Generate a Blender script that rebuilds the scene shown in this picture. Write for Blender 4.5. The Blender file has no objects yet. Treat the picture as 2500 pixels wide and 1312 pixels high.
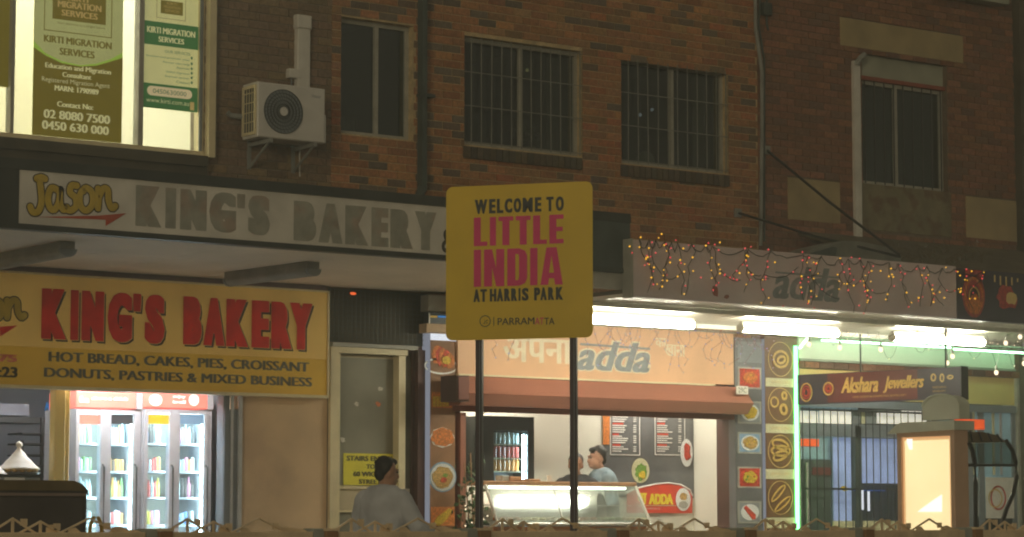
import bpy, bmesh, math, random
from mathutils import Vector, Matrix
random.seed(7)
R_ = random.random
def U(a, b): return a + (b - a) * random.random()

# ------------------------------------------------------------------ camera
SC = bpy.context.scene
COL = SC.collection
F = 6200.0; AZ = math.radians(36.0); PITCH = math.atan(619 / 6200.0)
CAM = Vector((0, -22.7, 1.15))
RIGHT = Vector((math.cos(AZ), -math.sin(AZ), 0)); FWD = Vector((math.sin(AZ), math.cos(AZ), 0)); UP = Vector((0, 0, 1))
cam = bpy.data.cameras.new('camera'); cam.lens = 36 * F / 2500; cam.sensor_width = 36; cam.clip_end = 500
camo = bpy.data.objects.new('camera', cam); COL.objects.link(camo); camo.location = CAM
camo.rotation_euler = (math.pi / 2 + PITCH, 0, -AZ); SC.camera = camo

# ------------------------------------------------------------------ light of the night street
W_ = bpy.data.worlds.new('World'); SC.world = W_; W_.use_nodes = True
nt = W_.node_tree; nt.nodes.clear()
out = nt.nodes.new('ShaderNodeOutputWorld'); add = nt.nodes.new('ShaderNodeAddShader')
b1 = nt.nodes.new('ShaderNodeBackground'); b2 = nt.nodes.new('ShaderNodeBackground')
sky = nt.nodes.new('ShaderNodeTexSky'); sky.sky_type = 'NISHITA'; sky.sun_disc = False
sky.sun_elevation = math.radians(14); sky.sun_rotation = math.radians(200)
nt.links.new(sky.outputs[0], b1.inputs[0]); b1.inputs[1].default_value = 0.001
b2.inputs[0].default_value = (1.0, 0.86, 0.58, 1); b2.inputs[1].default_value = 0.14
nt.links.new(b1.outputs[0], add.inputs[0]); nt.links.new(b2.outputs[0], add.inputs[1]); nt.links.new(add.outputs[0], out.inputs[0])
sl = bpy.data.lights.new('sun', 'SUN'); sl.energy = 0.62; sl.angle = math.radians(12); sl.color = (1.0, 0.83, 0.52)
so = bpy.data.objects.new('sun', sl); COL.objects.link(so)
_d = (RIGHT * -math.sin(math.radians(14)) - FWD * math.cos(math.radians(14))) * math.cos(math.radians(4)) + UP * math.sin(math.radians(4))
so.rotation_euler = _d.to_track_quat('Z', 'Y').to_euler(); so.location = (5, -30, 12)
SC.view_settings.view_transform = 'Standard'; SC.view_settings.look = 'None'
SC.view_settings.exposure = 0; SC.view_settings.gamma = 1; SC.view_settings.use_curve_mapping = False
SC.render.engine = 'CYCLES'; SC.cycles.filter_width = 2.0

HAZE = .008
# ------------------------------------------------------------------ geometry helpers
def ray(px, py):
    u = (px - 1250) / F; v = (656 - py) / F
    return RIGHT * u + FWD * (math.cos(PITCH) - v * math.sin(PITCH)) + UP * (math.sin(PITCH) + v * math.cos(PITCH))
def WT(px, py, t):                                  # point at horizontal distance t along the view axis
    d = ray(px, py); return CAM + d * (t / d.dot(FWD))
def WZ(px, py, z):
    d = ray(px, py); return CAM + d * ((z - CAM.z) / d.z)
def WY(px, py, Y):
    d = ray(px, py); return CAM + d * ((Y - CAM.y) / d.y)
class Fr:                                           # a plane in the place: origin, across, up, outward
    def __init__(s, o, u, v, n): s.o, s.u, s.v, s.n = Vector(o), Vector(u), Vector(v), Vector(n)
    def P(s, a, b, c=0.0): return s.o + s.u * a + s.v * b + s.n * c
    def hit(s, px, py):
        d = ray(px, py); k = (s.o - CAM).dot(s.n) / d.dot(s.n); q = CAM + d * k - s.o
        return q.dot(s.u), q.dot(s.v)
    def R(s, x0, x1, yt, yb):                       # rectangle: sides, top and base at its middle
        yc = (yt + yb) / 2; xc = (x0 + x1) / 2
        return s.hit(x0, yc)[0], s.hit(x1, yc)[0], s.hit(xc, yb)[1], s.hit(xc, yt)[1]
    def up(s, c): return Fr(s.o + s.n * c, s.u, s.v, s.n)
def wall(Y): return Fr((0, Y, 0), (1, 0, 0), (0, 0, 1), (0, -1, 0))
class MB:
    def __init__(s): s.v = []; s.f = []; s.c = []; s.col = None
    def add(s, vs, fs):
        k = len(s.v); s.v += [Vector(p) for p in vs]; s.f += [[i + k for i in f] for f in fs]
        s.c += [s.col] * len(fs); return s
    def box(s, fr, a0, a1, b0, b1, c0, c1):
        p = [fr.P(a, b, c) for c in (c0, c1) for b in (b0, b1) for a in (a0, a1)]
        return s.add(p, [(0, 2, 3, 1), (4, 5, 7, 6), (0, 1, 5, 4), (2, 6, 7, 3), (0, 4, 6, 2), (1, 3, 7, 5)])
    def bbox(s, fr, a0, a1, b0, b1, c0, c1, e=.004): # box with a bevelled front rim
        lo = [(a0, b0), (a1, b0), (a1, b1), (a0, b1)]; hi = [(a0 + e, b0 + e), (a1 - e, b0 + e), (a1 - e, b1 - e), (a0 + e, b1 - e)]
        p = [fr.P(a, b, c0) for a, b in lo] + [fr.P(a, b, c1 - e) for a, b in lo] + [fr.P(a, b, c1) for a, b in hi]
        fs = [(8, 9, 10, 11), (3, 2, 1, 0)]
        for k in (0, 4):
            for i in range(4): j = (i + 1) % 4; fs.append((k + i, k + j, k + 4 + j, k + 4 + i))
        return s.add(p, fs)
    def prism(s, fr, pts, c0, c1):
        n = len(pts); p = [fr.P(a, b, c0) for a, b in pts] + [fr.P(a, b, c1) for a, b in pts]
        fs = [list(range(n, 2 * n)), list(range(n - 1, -1, -1))]
        fs += [(i, (i + 1) % n, n + (i + 1) % n, n + i) for i in range(n)]
        return s.add(p, fs)
    def disc(s, fr, a, b, ra, rb, c0, c1, n=24, wob=0):
        pts = []
        for i in range(n):
            k = 1 + U(-wob, wob); t = 2 * math.pi * i / n
            pts.append((a + ra * k * math.cos(t), b + rb * k * math.sin(t)))
        return s.prism(fr, pts, c0, c1)
    def ring(s, fr, a, b, ra, rb, w, c0, c1, n=36):
        o = [(a + ra * math.cos(2 * math.pi * i / n), b + rb * math.sin(2 * math.pi * i / n)) for i in range(n)]
        q = [(a + (ra - w) * math.cos(2 * math.pi * i / n), b + (rb - w) * math.sin(2 * math.pi * i / n)) for i in range(n)]
        p = [fr.P(x, y, c0) for x, y in o] + [fr.P(x, y, c1) for x, y in o] + [fr.P(x, y, c1) for x, y in q] + [fr.P(x, y, c0) for x, y in q]
        fs = []
        for k in range(3):
            for i in range(n): j = (i + 1) % n; fs.append((k * n + i, k * n + j, k * n + n + j, k * n + n + i))
        return s.add(p, fs)
    def frame(s, fr, a0, a1, b0, b1, w, c0, c1):
        s.box(fr, a0, a1, b0, b0 + w, c0, c1); s.box(fr, a0, a1, b1 - w, b1, c0, c1)
        s.box(fr, a0, a0 + w, b0 + w, b1 - w, c0, c1); return s.box(fr, a1 - w, a1, b0 + w, b1 - w, c0, c1)
    def tube(s, pts, r, n=8, flat=None, fk=1.0):    # r may be a list; flat = a direction in which the section is squashed
        pts = [Vector(p) for p in pts]; m = len(pts); rr = r if isinstance(r, (list, tuple)) else [r] * m
        k0 = []; ref = None
        for i, p in enumerate(pts):
            t = (pts[min(i + 1, m - 1)] - pts[max(i - 1, 0)]); t = t.normalized() if t.length > 1e-9 else Vector((0, 0, 1))
            if flat is not None: e2 = Vector(flat).normalized(); e1 = t.cross(e2).normalized(); e2 = e2 * fk
            else:
                if ref is None: ref = Vector((0, 0, 1)) if abs(t.z) < .9 else Vector((1, 0, 0))
                e1 = t.cross(ref).normalized(); e2 = t.cross(e1).normalized()
            k0 += [p + (e1 * math.cos(2 * math.pi * j / n) + e2 * math.sin(2 * math.pi * j / n)) * rr[i] for j in range(n)]
        fs = [(i * n + j, i * n + (j + 1) % n, i * n + n + (j + 1) % n, i * n + n + j) for i in range(m - 1) for j in range(n)]
        fs += [list(range(n - 1, -1, -1)), list(range((m - 1) * n, m * n))]
        return s.add(k0, fs)
    def ball(s, c, r, n=8, m=6, sc=(1, 1, 1)):
        c = Vector(c); p = []
        for i in range(1, m):
            for j in range(n):
                th = math.pi * i / m; ph = 2 * math.pi * j / n
                p.append(c + Vector((math.sin(th) * math.cos(ph) * sc[0], math.sin(th) * math.sin(ph) * sc[1], math.cos(th) * sc[2])) * r)
        p += [c + Vector((0, 0, r * sc[2])), c - Vector((0, 0, r * sc[2]))]
        a = len(p) - 2
        fs = [(i * n + j, i * n + n + j, i * n + n + (j + 1) % n, i * n + (j + 1) % n) for i in range(m - 2) for j in range(n)]
        fs += [(a, j, (j + 1) % n) for j in range(n)] + [(a + 1, (m - 2) * n + (j + 1) % n, (m - 2) * n + j) for j in range(n)]
        return s.add(p, fs)
    def lathe(s, c, prof, n=12):
        c = Vector(c); p = [c + Vector((r * math.cos(2 * math.pi * j / n), r * math.sin(2 * math.pi * j / n), z)) for r, z in prof for j in range(n)]
        m = len(prof); fs = [(i * n + j, i * n + (j + 1) % n, i * n + n + (j + 1) % n, i * n + n + j) for i in range(m - 1) for j in range(n)]
        return s.add(p, fs + [list(range(n - 1, -1, -1)), list(range((m - 1) * n, m * n))])
    def stroke(s, fr, pts, r, c, n=10):             # brush stroke lying on a plane, closed by round ends
        q = []; m = len(pts)
        for i in range(m - 1):                      # Catmull-Rom
            p0, p1, p2, p3 = pts[max(i - 1, 0)], pts[i], pts[i + 1], pts[min(i + 2, m - 1)]
            for k in range(4):
                t = k / 4
                q.append(tuple(.5 * (2 * p1[d] + (p2[d] - p0[d]) * t + (2 * p0[d] - 5 * p1[d] + 4 * p2[d] - p3[d]) * t * t + (3 * p1[d] - p0[d] - 3 * p2[d] + p3[d]) * t ** 3) for d in (0, 1)))
        q.append(pts[-1]); P3 = [fr.P(a, b, c) for a, b in q]
        s.tube(P3, r, n, flat=fr.n, fk=.003 / r)
        for e in (P3[0], P3[-1]):
            s.add([e + (fr.u * math.cos(t) + fr.v * math.sin(t)) * r + fr.n * z for z in (0, .0022) for t in [2 * math.pi * j / 12 for j in range(12)]],
                  [list(range(12, 24))] + [(j, (j + 1) % 12, 12 + (j + 1) % 12, 12 + j) for j in range(12)])
        return s
    def text(s, fr, txt, a0, a1, b0, b1, c, bold=0.0, shear=0.0, emb=0.0, res=3, cop=3):
        vs, fs = glyphs(txt, bold, shear, res)
        if not vs: return s
        x0 = min(p[0] for p in vs); x1 = max(p[0] for p in vs); y0 = min(p[1] for p in vs); y1 = max(p[1] for p in vs)
        offs = [0] if emb == 0 else [emb * (2 * i / (cop - 1) - 1) for i in range(cop)]
        aa, ab = a0 + emb, a1 - emb
        for k, o in enumerate(offs):
            s.add([fr.P(aa + (p[0] - x0) / (x1 - x0) * (ab - aa) + o, b0 + (p[1] - y0) / (y1 - y0) * (b1 - b0), c + k * .0007) for p in vs], fs)
        return s
def word(mb, fr, cells, c, bold=.05, emb=.02, cop=5, dx=0, dy=0, grow=0):     # capitals set one by one: (letter, left, right, top, base)
    xr = (cells[0][1] + cells[-1][2]) / 2
    for ch, x0, x1, yt, yb in cells:
        ym = (yt + yb) / 2; mb.text(fr, ch, fr.hit(x0 + dx, ym)[0] - grow, fr.hit(x1 + dx, ym)[0] + grow, fr.hit(xr, yb + dy)[1] - grow, fr.hit(xr, yt + dy)[1] + grow, c, bold=bold, emb=emb, cop=cop)
    return mb
_gc = {}
def glyphs(txt, bold, shear, res):
    key = (txt, bold, shear, res)
    if key in _gc: return _gc[key]
    cu = bpy.data.curves.new('t', 'FONT'); cu.body = txt; cu.offset = bold; cu.shear = shear; cu.resolution_u = res; cu.align_x = 'LEFT'
    cu.space_line = .95
    if '\n' in txt: cu.align_x = 'CENTER'
    ob = bpy.data.objects.new('t', cu); COL.objects.link(ob)
    dg = bpy.context.evaluated_depsgraph_get(); dg.update()
    me = bpy.data.meshes.new_from_object(ob.evaluated_get(dg))
    r = ([(v.co.x, v.co.y) for v in me.vertices], [list(p.vertices) for p in me.polygons])
    bpy.data.objects.remove(ob); bpy.data.curves.remove(cu); bpy.data.meshes.remove(me)
    _gc[key] = r; return r

# ------------------------------------------------------------------ objects
def off(o):
    v = Vector((0, 0, 0))
    while o: v += Vector(o.location); o = o.parent
    return v
def part(name, mb, mat, parent=None, smooth=False, label=None, kind=None, org=None):
    me = bpy.data.meshes.new(name); o0 = off(parent) if org is None else Vector(org)
    me.from_pydata([v - o0 for v in mb.v], [], mb.f)
    if any(c is not None for c in mb.c):
        at = me.color_attributes.new('tone', 'FLOAT_COLOR', 'CORNER'); k = 0
        for p, c in zip(me.polygons, mb.c):
            c = c or (.5, .5, .5)
            for _ in p.vertices: at.data[k].color = (*c, 1); k += 1
    me.validate(); me.update()
    if smooth: me.polygons.foreach_set('use_smooth', [True] * len(me.polygons))
    me.materials.append(mat); o = bpy.data.objects.new(name, me); COL.objects.link(o)
    if parent: o.parent = parent
    if org is not None: o.location = Vector(org) - off(parent)
    if label: o['label'] = label
    if kind: o['kind'] = kind
    return o
def thing(name, label, cat, loc, group=None):
    o = bpy.data.objects.new(name, None); COL.objects.link(o); o.location = Vector(loc); o.empty_display_size = .1
    o['label'] = label; o['category'] = cat
    if group: o['group'] = group
    return o
def single(name, mb, mat, label, cat, group=None, smooth=False):
    lo = Vector((sum(v.x for v in mb.v) / len(mb.v), sum(v.y for v in mb.v) / len(mb.v), min(v.z for v in mb.v)))
    o = part(name, mb, mat, None, smooth, org=lo); o['label'] = label; o['category'] = cat
    if group: o['group'] = group
    return o
def clone(o, delta, label=None, parent=None):       # a thing with its parts and their sub-parts
    c = o.copy(); COL.objects.link(c)
    if parent is None: c.location = Vector(o.location) + Vector(delta)
    else: c.parent = parent
    if label: c['label'] = label
    for ch in list(o.children): clone(ch, (0, 0, 0), None, c)
    return c

# ------------------------------------------------------------------ materials
def mat(name, col, rough=.6, metal=0, var=.18, scale=6, bump=.15, bscale=60, emit=0, ecol=None, tone=False, col2=None, spot=None, spec=.5):
    m = bpy.data.materials.new(name); m.use_nodes = True; n = m.node_tree; n.nodes.clear()
    N = n.nodes.new; L = n.links.new
    o = N('ShaderNodeOutputMaterial'); b = N('ShaderNodeBsdfPrincipled'); L(b.outputs[0], o.inputs[0])
    tc = N('ShaderNodeTexCoord'); ns = N('ShaderNodeTexNoise'); ns.inputs['Scale'].default_value = scale; ns.inputs['Detail'].default_value = 5
    geo = N('ShaderNodeNewGeometry'); L(geo.outputs['Position'], ns.inputs['Vector'])
    mr = N('ShaderNodeMapRange'); L(ns.outputs[0], mr.inputs[0]); mr.inputs[1].default_value = .3; mr.inputs[2].default_value = .7
    mr.inputs[3].default_value = 1 - var; mr.inputs[4].default_value = 1 + var * .6
    if tone: src = N('ShaderNodeAttribute'); src.attribute_name = 'tone'; cs = src.outputs['Color']
    elif col2:
        mx = N('ShaderNodeMix'); mx.data_type = 'RGBA'; n2 = N('ShaderNodeTexNoise'); n2.inputs['Scale'].default_value = spot or 3
        n2.inputs['Detail'].default_value = 6; L(geo.outputs['Position'], n2.inputs['Vector'])
        m2 = N('ShaderNodeMapRange'); L(n2.outputs[0], m2.inputs[0]); m2.inputs[1].default_value = .5; m2.inputs[2].default_value = .62
        L(m2.outputs[0], mx.inputs[0]); mx.inputs[6].default_value = (*col, 1); mx.inputs[7].default_value = (*col2, 1); cs = mx.outputs[2]
    else: rgb = N('ShaderNodeRGB'); rgb.outputs[0].default_value = (*col, 1); cs = rgb.outputs[0]
    vm = N('ShaderNodeVectorMath'); vm.operation = 'SCALE'; L(cs, vm.inputs[0]); L(mr.outputs[0], vm.inputs['Scale'])
    L(vm.outputs[0], b.inputs['Base Color'])
    b.inputs['Roughness'].default_value = rough; b.inputs['Metallic'].default_value = metal; b.inputs['Specular IOR Level'].default_value = spec
    if bump:
        nb = N('ShaderNodeTexNoise'); nb.inputs['Scale'].default_value = bscale; nb.inputs['Detail'].default_value = 4; L(geo.outputs['Position'], nb.inputs['Vector'])
        bp = N('ShaderNodeBump'); bp.inputs['Strength'].default_value = bump; bp.inputs['Distance'].default_value = .01
        L(nb.outputs[0], bp.inputs['Height']); L(bp.outputs[0], b.inputs['Normal'])
    if emit:
        if ecol: b.inputs['Emission Color'].default_value = (*ecol, 1)
        else: L(vm.outputs[0], b.inputs['Emission Color'])
        b.inputs['Emission Strength'].default_value = emit
    return m
def glass(name, tint=(1, 1, 1), refl=.12, rough=.02, dirt=0.0):
    m = bpy.data.materials.new(name); m.use_nodes = True; n = m.node_tree; n.nodes.clear(); N = n.nodes.new; L = n.links.new
    o = N('ShaderNodeOutputMaterial'); t = N('ShaderNodeBsdfTransparent'); t.inputs[0].default_value = (*tint, 1)
    g = N('ShaderNodeBsdfGlossy'); g.inputs['Roughness'].default_value = rough; g.inputs[0].default_value = (.9, .95, 1, 1)
    x = N('ShaderNodeMixShader'); x.inputs[0].default_value = refl; L(t.outputs[0], x.inputs[1]); L(g.outputs[0], x.inputs[2])
    last = x.outputs[0]
    if dirt:
        d = N('ShaderNodeBsdfDiffuse'); d.inputs[0].default_value = (.6, .6, .55, 1); y = N('ShaderNodeMixShader'); ns = N('ShaderNodeTexNoise'); ns.inputs['Scale'].default_value = 2.5
        mm = N('ShaderNodeMath'); mm.operation = 'MULTIPLY'; mm.inputs[1].default_value = dirt * 2; L(ns.outputs[0], mm.inputs[0]); L(mm.outputs[0], y.inputs[0])
        L(last, y.inputs[1]); L(d.outputs[0], y.inputs[2]); last = y.outputs[0]
    L(last, o.inputs[0]); return m
def lamp(name, col, s, sample=True):
    m = bpy.data.materials.new(name); m.use_nodes = True; n = m.node_tree; n.nodes.clear()
    o = n.nodes.new('ShaderNodeOutputMaterial'); e = n.nodes.new('ShaderNodeEmission'); e.inputs[0].default_value = (*col, 1); e.inputs[1].default_value = s
    n.links.new(e.outputs[0], o.inputs[0])
    if not sample: m.cycles.emission_sampling = 'NONE'
    return m
M = {}
def m_(k, *a, **kw): M[k] = mat(k, *a, **kw); return M[k]
m_('brick', (.3, .2, .1), .9, tone=True, var=.3, scale=30, bump=.5, bscale=120)
m_('mortar', (.60, .46, .26), .95, var=.3, scale=12, bump=.4)
m_('mortar_dark', (.24, .20, .14), .95, var=.3, scale=12, bump=.4)
m_('mortar_red', (.19, .14, .10), .95, var=.3, scale=12, bump=.4)
m_('black_paint', (.05, .055, .05), .45, var=.4, scale=3)
m_('dark_metal', (.06, .06, .055), .5, .3, var=.3)
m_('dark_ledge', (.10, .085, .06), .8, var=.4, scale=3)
m_('pipe_green', (.07, .09, .085), .55, var=.4, scale=4)
m_('pipe_grey', (.30, .31, .30), .5, var=.3, scale=4)
m_('white_panel', (.74, .71, .66), .6, var=.22, scale=2.5, bump=.05)
m_('white_paint', (.72, .70, .66), .5, var=.15, scale=5, bump=.05)
m_('ac_white', (.70, .68, .66), .45, var=.1, scale=5, bump=.03)
m_('bar_grey', (.24, .24, .21), .5, .2, var=.3)
m_('frame_grey', (.42, .41, .36), .5, var=.2)
m_('alu', (.55, .56, .60), .4, .15, var=.12, scale=8, bump=.03)
m_('alu_dark', (.24, .27, .31), .4, .1, var=.12, scale=8, bump=.03)
m_('soffit', (.88, .79, .68), .8, var=.14, scale=1.2, bump=.05)
m_('bulkhead', (.26, .20, .20), .8, var=.2)
m_('sign_cream_glow', (.84, .56, .15), .5, var=.12, scale=2, bump=.03, emit=.06)  # faint glow added to brighten the sign faces and the soffit above
m_('sign_gold_glow', (.74, .46, .05), .5, var=.12, scale=2, bump=.03, emit=.05)  # same added glow for the lower band
m_('sign_cream', (.88, .68, .26), .5, var=.14, scale=2, bump=.03)
m_('sign_gold', (.72, .44, .05), .5, var=.14, scale=2, bump=.03)
m_('sign_red', (.78, .03, .02), .5, var=.25, scale=5, bump=.03)
m_('sign_black', (.06, .05, .04), .5, var=.2)
m_('sign_slate', (.16, .16, .13), .5, var=.25, scale=9)
m_('faded', (.36, .36, .32), .8, var=.22, scale=9, col2=(.40, .32, .27), spot=4)
m_('script_gold', (.58, .42, .05), .5, var=.2)
m_('arrow_red', (.55, .10, .05), .6, var=.2)
m_('pink_print', (.75, .20, .15), .6, var=.2)
m_('stucco', (.74, .54, .34), .9, var=.22, scale=1.3, bump=.4, bscale=70, col2=(.60, .43, .28), spot=1.1)
m_('cream_frame', (.80, .70, .46), .5, var=.14, scale=4, bump=.05)
m_('door_panel', (.26, .25, .19), .6, var=.22, scale=2.5, bump=.05)
m_('door_low', (.58, .50, .34), .6, var=.15)
m_('notice_yellow', (.80, .72, .06), .6, var=.08, bump=.02)
m_('print_dark', (.13, .12, .05), .6, var=.1)
m_('paper', (.8, .76, .68), .7, var=.1)
m_('dark_brown', (.10, .045, .035), .6, var=.3, scale=5)
m_('wire', (.03, .028, .025), .6, var=.2)
m_('yellow_sign', (.80, .56, .035), .45, var=.06, scale=3, bump=.02)
m_('sign_navy', (.045, .05, .055), .5, var=.1)
m_('sign_pink', (.80, .045, .22), .5, var=.08)
m_('post_dark', (.07, .055, .07), .35, .4, var=.15)
m_('fence_tan', (.84, .66, .44), .6, var=.25, scale=6, bump=.1)
m_('fence_grey', (.40, .42, .38), .7, var=.25)
m_('fence_brown', (.36, .20, .10), .7, var=.2)
m_('adda_orange', (.80, .48, .27), .5, var=.10, scale=3, bump=.03)
m_('adda_grey', (.27, .30, .32), .5, var=.3, scale=12)
m_('adda_cream', (.85, .74, .55), .5, var=.12)
m_('fascia_mauve', (.66, .56, .57), .6, var=.14, scale=2, bump=.04)
m_('shutter_maroon', (.38, .15, .10), .5, var=.12, scale=3, bump=.05)
m_('shutter_dark', (.20, .06, .04), .6, var=.12)
m_('interior_white', (.84, .82, .72), .6, var=.06, scale=1, bump=.02)
m_('interior_grey', (.26, .28, .30), .6, var=.15, scale=2)
m_('menu_dark', (.15, .15, .155), .4, var=.25, scale=2)
m_('print_white', (.8, .78, .74), .6, var=.1)
m_('print_orange', (.8, .22, .08), .6, var=.1)
m_('adda_red', (.72, .07, .035), .5, var=.1)
m_('adda_yellow', (.9, .72, .05), .5, var=.05)
m_('wood', (.45, .24, .12), .6, var=.25, scale=8)
m_('steel', (.6, .6, .58), .3, .7, var=.1)
m_('skin', (.38, .20, .13), .55, var=.1, scale=20, bump=.05)
m_('skin_light', (.50, .28, .19), .55, var=.1, scale=20, bump=.05)
m_('hair', (.015, .012, .010), .5, var=.3, scale=60, bump=.4)
m_('shirt_grey', (.56, .58, .64), .85, var=.2, scale=7, bump=.8, bscale=14)
m_('shirt_blue', (.22, .29, .34), .85, var=.12, scale=10, bump=.2)
m_('cloth_dark', (.04, .04, .045), .9, var=.2)
m_('trousers', (.10, .09, .08), .9, var=.2)
m_('leaf', (.06, .12, .04), .6, var=.4, scale=20)
m_('concrete_gold', (.42, .33, .18), .9, var=.22, scale=3, bump=.3)
m_('render_stain', (.24, .21, .13), .9, var=.3, scale=4, bump=.3, col2=(.17, .11, .06), spot=5)
m_('fibro', (.36, .37, .30), .8, var=.2, scale=3)
m_('rust_red', (.30, .07, .04), .7, var=.25)
m_('window_blue', (.06, .075, .11), .25, var=.3, scale=2, bump=.02)
m_('curtain', (.20, .18, .14), .9, var=.2)
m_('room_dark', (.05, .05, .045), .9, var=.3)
m_('roof_dark', (.15, .12, .07), .8, var=.35, scale=3, bump=.3)
m_('metal_white', (.80, .78, .70), .24, .1, var=.15)
m_('brown_print', (.18, .085, .035), .5, var=.15)
m_('print_gold', (.75, .55, .20), .5, var=.15)
m_('print_pale', (.70, .66, .42), .5, var=.12)
m_('plate', (.78, .80, .80), .4, var=.05)
m_('plate_blue', (.25, .42, .62), .4, var=.1)
m_('food_orange', (.70, .22, .04), .6, var=.5, scale=40, bump=.5)
m_('food_red', (.62, .06, .03), .6, var=.5, scale=40, bump=.5)
m_('food_yellow', (.72, .50, .04), .6, var=.4, scale=45, bump=.5)
m_('food_green', (.20, .38, .06), .6, var=.5, scale=60, bump=.5)
m_('food_tan', (.60, .38, .12), .6, var=.5, scale=45, bump=.5)
m_('card_brown', (.30, .15, .07), .6, var=.25)
m_('jewel_dark', (.055, .045, .07), .4, var=.3, scale=3)
m_('jewel_brown', (.15, .035, .035), .4, var=.3, scale=2)
m_('jewel_gold', (.70, .46, .12), .4, var=.2, scale=25)
m_('jewel_red', (.50, .06, .05), .4, var=.4, scale=25)
m_('curtain_blue_glow', (.28, .36, .60), .7, var=.25, scale=2.5, emit=.55)  # glow in the cloth stands in for light from behind
m_('paper_glow', (.78, .74, .64), .6, var=.08, emit=.8)  # sheets glow in place of light coming through them
m_('panel_blue_glow', (.20, .32, .34), .5, var=.35, scale=4, emit=.3)  # glow added to the panels in place of light in the shop
m_('bin_dark', (.085, .075, .075), .5, var=.2)
m_('bin_top', (.16, .12, .06), .45, var=.3, scale=6)
m_('bin_stripe', (.26, .20, .18), .5)
m_('caution_yellow', (.80, .50, .03), .5)
m_('booth_grey', (.66, .70, .60), .5, .2, var=.12, scale=4)
m_('booth_brown', (.60, .40, .28), .5, var=.1)
m_('booth_black', (.03, .03, .03), .35, .2)
m_('pavement', (.46, .43, .38), .9, var=.25, scale=1.5, bump=.3)
m_('asphalt', (.05, .05, .05), .9, var=.25, scale=3, bump=.4)
m_('kerb', (.34, .33, .30), .9, var=.2)
m_('poster_olive', (.25, .20, .02), .6, var=.06, emit=.25)  # glow of these posters and prints stands in for room light shining through
m_('poster_green', (.46, .48, .19), .6, var=.05, emit=.45)
m_('poster_lime', (.40, .62, .08), .6, var=.05, emit=.38)
m_('poster_deep', (.05, .17, .05), .6, var=.05, emit=.4)
m_('poster_cream', (.62, .60, .26), .6, var=.05, emit=.5)
m_('poster_brown', (.20, .16, .01), .6, var=.05, emit=.35)
m_('print_tan', (.62, .46, .16), .6, var=.05, emit=.3)
m_('print_light', (.80, .78, .42), .6, var=.04, emit=.3)
m_('poster_peach', (.75, .62, .36), .6, var=.04, emit=.4)
for k, c in dict(drink_red=(.7, .06, .04), drink_green=(.15, .35, .06), drink_orange=(.85, .35, .03), drink_yellow=(.8, .65, .05), drink_blue=(.08, .25, .6),
                 drink_dark=(.06, .04, .03), drink_clear=(.55, .68, .72), drink_pink=(.75, .25, .4), drink_purple=(.22, .14, .35)).items(): m_(k, tuple(.75 * v + .10 for v in c), .3, var=.2, scale=30)
M['glass'] = glass('glass', (.92, .95, .95), .10)
M['glass_dark'] = glass('glass_dark', (.55, .6, .58), .06, .06, .012)
M['glass_fridge'] = glass('glass_fridge', (.88, .97, .98), .08)
M['glass_case'] = glass('glass_case', (.80, .88, .86), .14, .08, .22)
M['tube_lit'] = lamp('tube_lit', (1, .97, .76), 62.0)
M['mild_glow'] = lamp('mild_glow', (.80, .84, .90), 1.1)
M['room_lamp'] = lamp('room_lamp', (1, .93, .74), 72)
M['shop_lamp'] = lamp('shop_lamp', (1, .95, .80), 30)
M['cool_lamp'] = lamp('cool_lamp', (.90, .94, 1), 60)
M['fridge_lamp'] = lamp('fridge_lamp', (.78, .95, 1), 55)
M['header_lit'] = mat('header_lit', (.88, .20, .15), .5, var=.1, emit=.9)
M['header_white'] = mat('header_white', (.85, .80, .74), .5, var=.05, emit=.8)
M['led_green'] = lamp('led_green', (.14, 1, .24), 8)
M['led_mint'] = lamp('led_mint', (.42, 1, .55), 8)
M['led_white'] = lamp('led_white', (.66, .70, .82), .34)
M['bulb_red'] = lamp('bulb_red', (1, .10, .10), .85, False)
M['bulb_yellow'] = lamp('bulb_yellow', (1, .50, .04), 1.2, False)
M['bulb_blue'] = lamp('bulb_blue', (.4, .42, 1), .8, False)
M['bulb_warm'] = lamp('bulb_warm', (1, .80, .55), 2.0, False)
M['bulb_spark'] = lamp('bulb_spark', (.85, .75, .85), .6, False)
M['red_glow'] = lamp('red_glow', (1, .16, .04), 1.0)
M['blue_neon'] = lamp('blue_neon', (.05, .25, 1), 1.2, False)
M['screen_blue'] = lamp('screen_blue', (.05, .35, .9), .6, False)
M['ad_panel'] = None

# ------------------------------------------------------------------ shorthands
W0 = wall(0)
def X(px, Y=0, py=700): return wall(Y).hit(px, py)[0]
def T(mb, fr, s, x0, x1, yt, yb, c, **k):
    a0, a1, b0, b1 = fr.R(x0, x1, yt, yb); return mb.text(fr, s, a0, a1, b0, b1, c, **k)
def RB(mb, fr, x0, x1, yt, yb, c0, c1):
    a0, a1, b0, b1 = fr.R(x0, x1, yt, yb); return mb.box(fr, a0, a1, b0, b1, c0, c1)
def RD(mb, fr, x0, x1, yt, yb, c0, c1, n=24, wob=0):
    a0, a1, b0, b1 = fr.R(x0, x1, yt, yb); return mb.disc(fr, (a0 + a1) / 2, (b0 + b1) / 2, (a1 - a0) / 2, (b1 - b0) / 2, c0, c1, n, wob)
def PP(fr, pts): return [fr.hit(x, y) for x, y in pts]
def vis(p):
    d = p - CAM; cz = d.dot(FWD) * math.cos(PITCH) + d.z * math.sin(PITCH)
    if cz < .1: return False
    x = 1250 + F * d.dot(RIGHT) / cz; y = 656 - F * (d.z * math.cos(PITCH) - d.dot(FWD) * math.sin(PITCH)) / cz
    return -20 < x < 2520 and -20 < y < 1330
XA, XB, XC, XD = X(-700), X(805), X(1853), X(2484)
ZTOP = 9.2

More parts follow.
